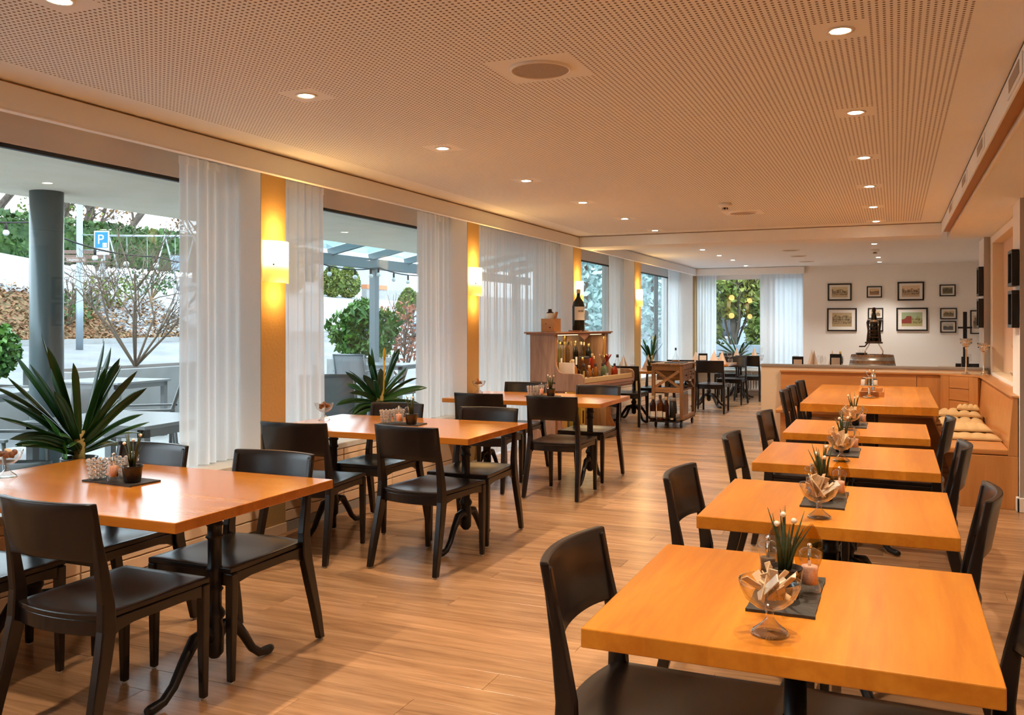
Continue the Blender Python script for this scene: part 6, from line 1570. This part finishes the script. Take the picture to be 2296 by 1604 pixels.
MB().box(0.03, 0.135, -0.0155, -0.0140, 0.19, 0.30).build('pictogram', 'sign_white', sg)
MB().box(0.045, 0.062, -0.0165, -0.0157, 0.235, 0.255).box(0.103, 0.12, -0.0165, -0.0157, 0.235, 0.255).build('pictogram_mark', 'ink', sg)
text('lettering', 'Custerhof', 0.085, 'ink', sg, (0, -0.0130, 0.10), (PI/2, 0, 0), 0.0006)
for z in (0.12, 0.50): MB().tube([(-0.19, 0.0, z), (-0.62, 0.0, z)], 0.012, 6).build('bracket', 'lamp_post_steel', sg)
st = thing('street_name_sign', 'narrow brown street name sign on the lamp post', 'sign', (lpx - 0.02, lpy - 0.09, 2.93), YAW)
MB().box(-0.24, 0.26, -0.012, 0.012, 0, 0.13).build('plate', 'street_sign', st, bevel=0.004)
text('lettering', 'Langmoosstr.', 0.085, 'sign_white', st, (0.01, -0.0130, 0.065), (PI/2, 0, 0), 0.0006)
# park bench and swings on the slope
pbx, pby = -24.9, 21.6; pb = thing('park_bench', 'brown slatted park bench in the snow behind the lamp post', 'bench', (pbx, pby, gz(pbx, pby)), YAW + 0.12)
for z, y_ in ((0.44, -0.05), (0.445, 0.10), (0.62, 0.22), (0.78, 0.25)):
    MB().box(-0.9, 0.9, y_-0.06, y_+0.06, z-0.02, z+0.02).build('slat', 'bench_plank', pb) if z < 0.5 else MB().box(-0.9, 0.9, y_-0.02, y_+0.02, z-0.06, z+0.06).build('slat', 'bench_plank', pb)
for x in (-0.7, 0.7):
    MB().box(x-0.04, x+0.04, -0.08, 0.16, -0.2, 0.42).build('leg', 'concrete', pb); MB().box(x-0.03, x+0.03, 0.17, 0.21, 0.0, 0.85).build('back_post', 'concrete', pb)
swx, swy = -27.8, 27.0; sw = thing('swing_set', 'pale steel swing set on the snow before the hedge', 'swing', (swx, swy, gz(swx, swy)-0.4), YAW + 0.05)
MB().tube([(-1.25, 0, 2.25), (2.1, 0, 2.25)], 0.04, 8).build('top_bar', 'swing_steel', sw)
for x in (-1.25, 0.95, 2.1):
    for d in (-1, 1): MB().tube([(x, 0, 2.25), (x + d*0.32, d*0.75, 0)], 0.032, 8).build('leg', 'swing_steel', sw)
for x in (-0.55, 0.25, 1.35, 1.75): MB().tube([(x, 0, 2.22), (x, 0.05, 0.55)], 0.012, 5).build('chain', 'swing_steel', sw)
MB().box(-0.60, 0.30, -0.10, 0.2, 0.52, 0.56).build('seat', 'bench_plank', sw)
MB().box(1.1, 1.7, 0.3, 0.34, 0.9, 1.5).build('panel', 'car_silver', sw)
# beyond the back and far side windows
t = thing('thuja_tree', 'thuja with bare trunk and green tips outside the back window', 'tree', (-3.55, 21.6, -0.05))
MB().tube([(0, 0, 0), (0.03, 0.02, 1.2), (-0.05, 0, 2.4), (0, 0, 3.6)], [0.10, 0.085, 0.07, 0.03], 9).build('trunk', 'bark', t)
branches(MB(), (0, 0, 0.7), 2.4, 201, 7, 0.03, 0.55, 4, 2).build('branches', 'twig_brown', t)
cloud(2600, (0, 0, 2.55), (0.85, 0.85, 1.0), 0.085, 202, 0.3, 2.0, 0.6, 0.3).build('crown', 'cypress_leaf', t)['kind'] = 'stuff'
cloud(1100, (0.55, 0, 1.5), (0.28, 0.4, 1.1), 0.08, 203, 0.1, 2.0, 0.6).build('side_foliage', 'thuja_leaf', t)['kind'] = 'stuff'
cloud(700, (-0.55, 0.1, 1.2), (0.3, 0.4, 0.9), 0.08, 204, 0.1, 2.0, 0.6).build('side_foliage', 'cypress_leaf', t)['kind'] = 'stuff'
h2 = thing('neighbour_house', 'pale neighbouring house behind the thuja', 'house', (-4, 31, -0.1))
MB().box(-7, 9, 0, 8, 0, 5.2).build('wall', 'house_wall', h2); MB().box(-7.5, 9.5, -0.6, 8.5, 5.2, 5.5).build('roof', 'sign_white', h2)
for x in (-5, -1.5, 2, 5.5):
    f_ = MB().box(x-0.6, x+0.6, -0.05, 0.02, 1.0, 2.4).build('window', 'frame_white', h2); MB().box(x-0.52, x+0.52, -0.07, -0.04, 1.08, 2.32).build('pane', 'car_glass', f_)
struct(MB().box(-6, 6, 19.6, 19.8, -0.1, 0.95).build('wall_garden', 'house_wall'))
for k, (x, y_, h, lb) in enumerate(((-8.2, 24.5, 4.2, 'blue-green conifer outside the window behind the tall wine bottle'), (-7.0, 27.5, 4.0, 'blue-green conifer outside the far window with the dark mullion'), (-9.4, 28.5, 4.8, 'larger conifer further back between the side windows'))):
    t = thing('garden_conifer', lb, 'tree', (x, y_, gz(x, y_)), 0, 'garden conifers')
    MB().tube([(0, 0, 0), (0, 0, h*0.9)], [0.12, 0.03], 8).build('trunk', 'bark', t)
    cloud(1100, (0, 0, h*0.52), (1.25, 1.25, h*0.48), 0.12, 220+k, 0.35, 2.0, -0.3, 0.75).build('crown', 'frosted_leaf', t)['kind'] = 'stuff'
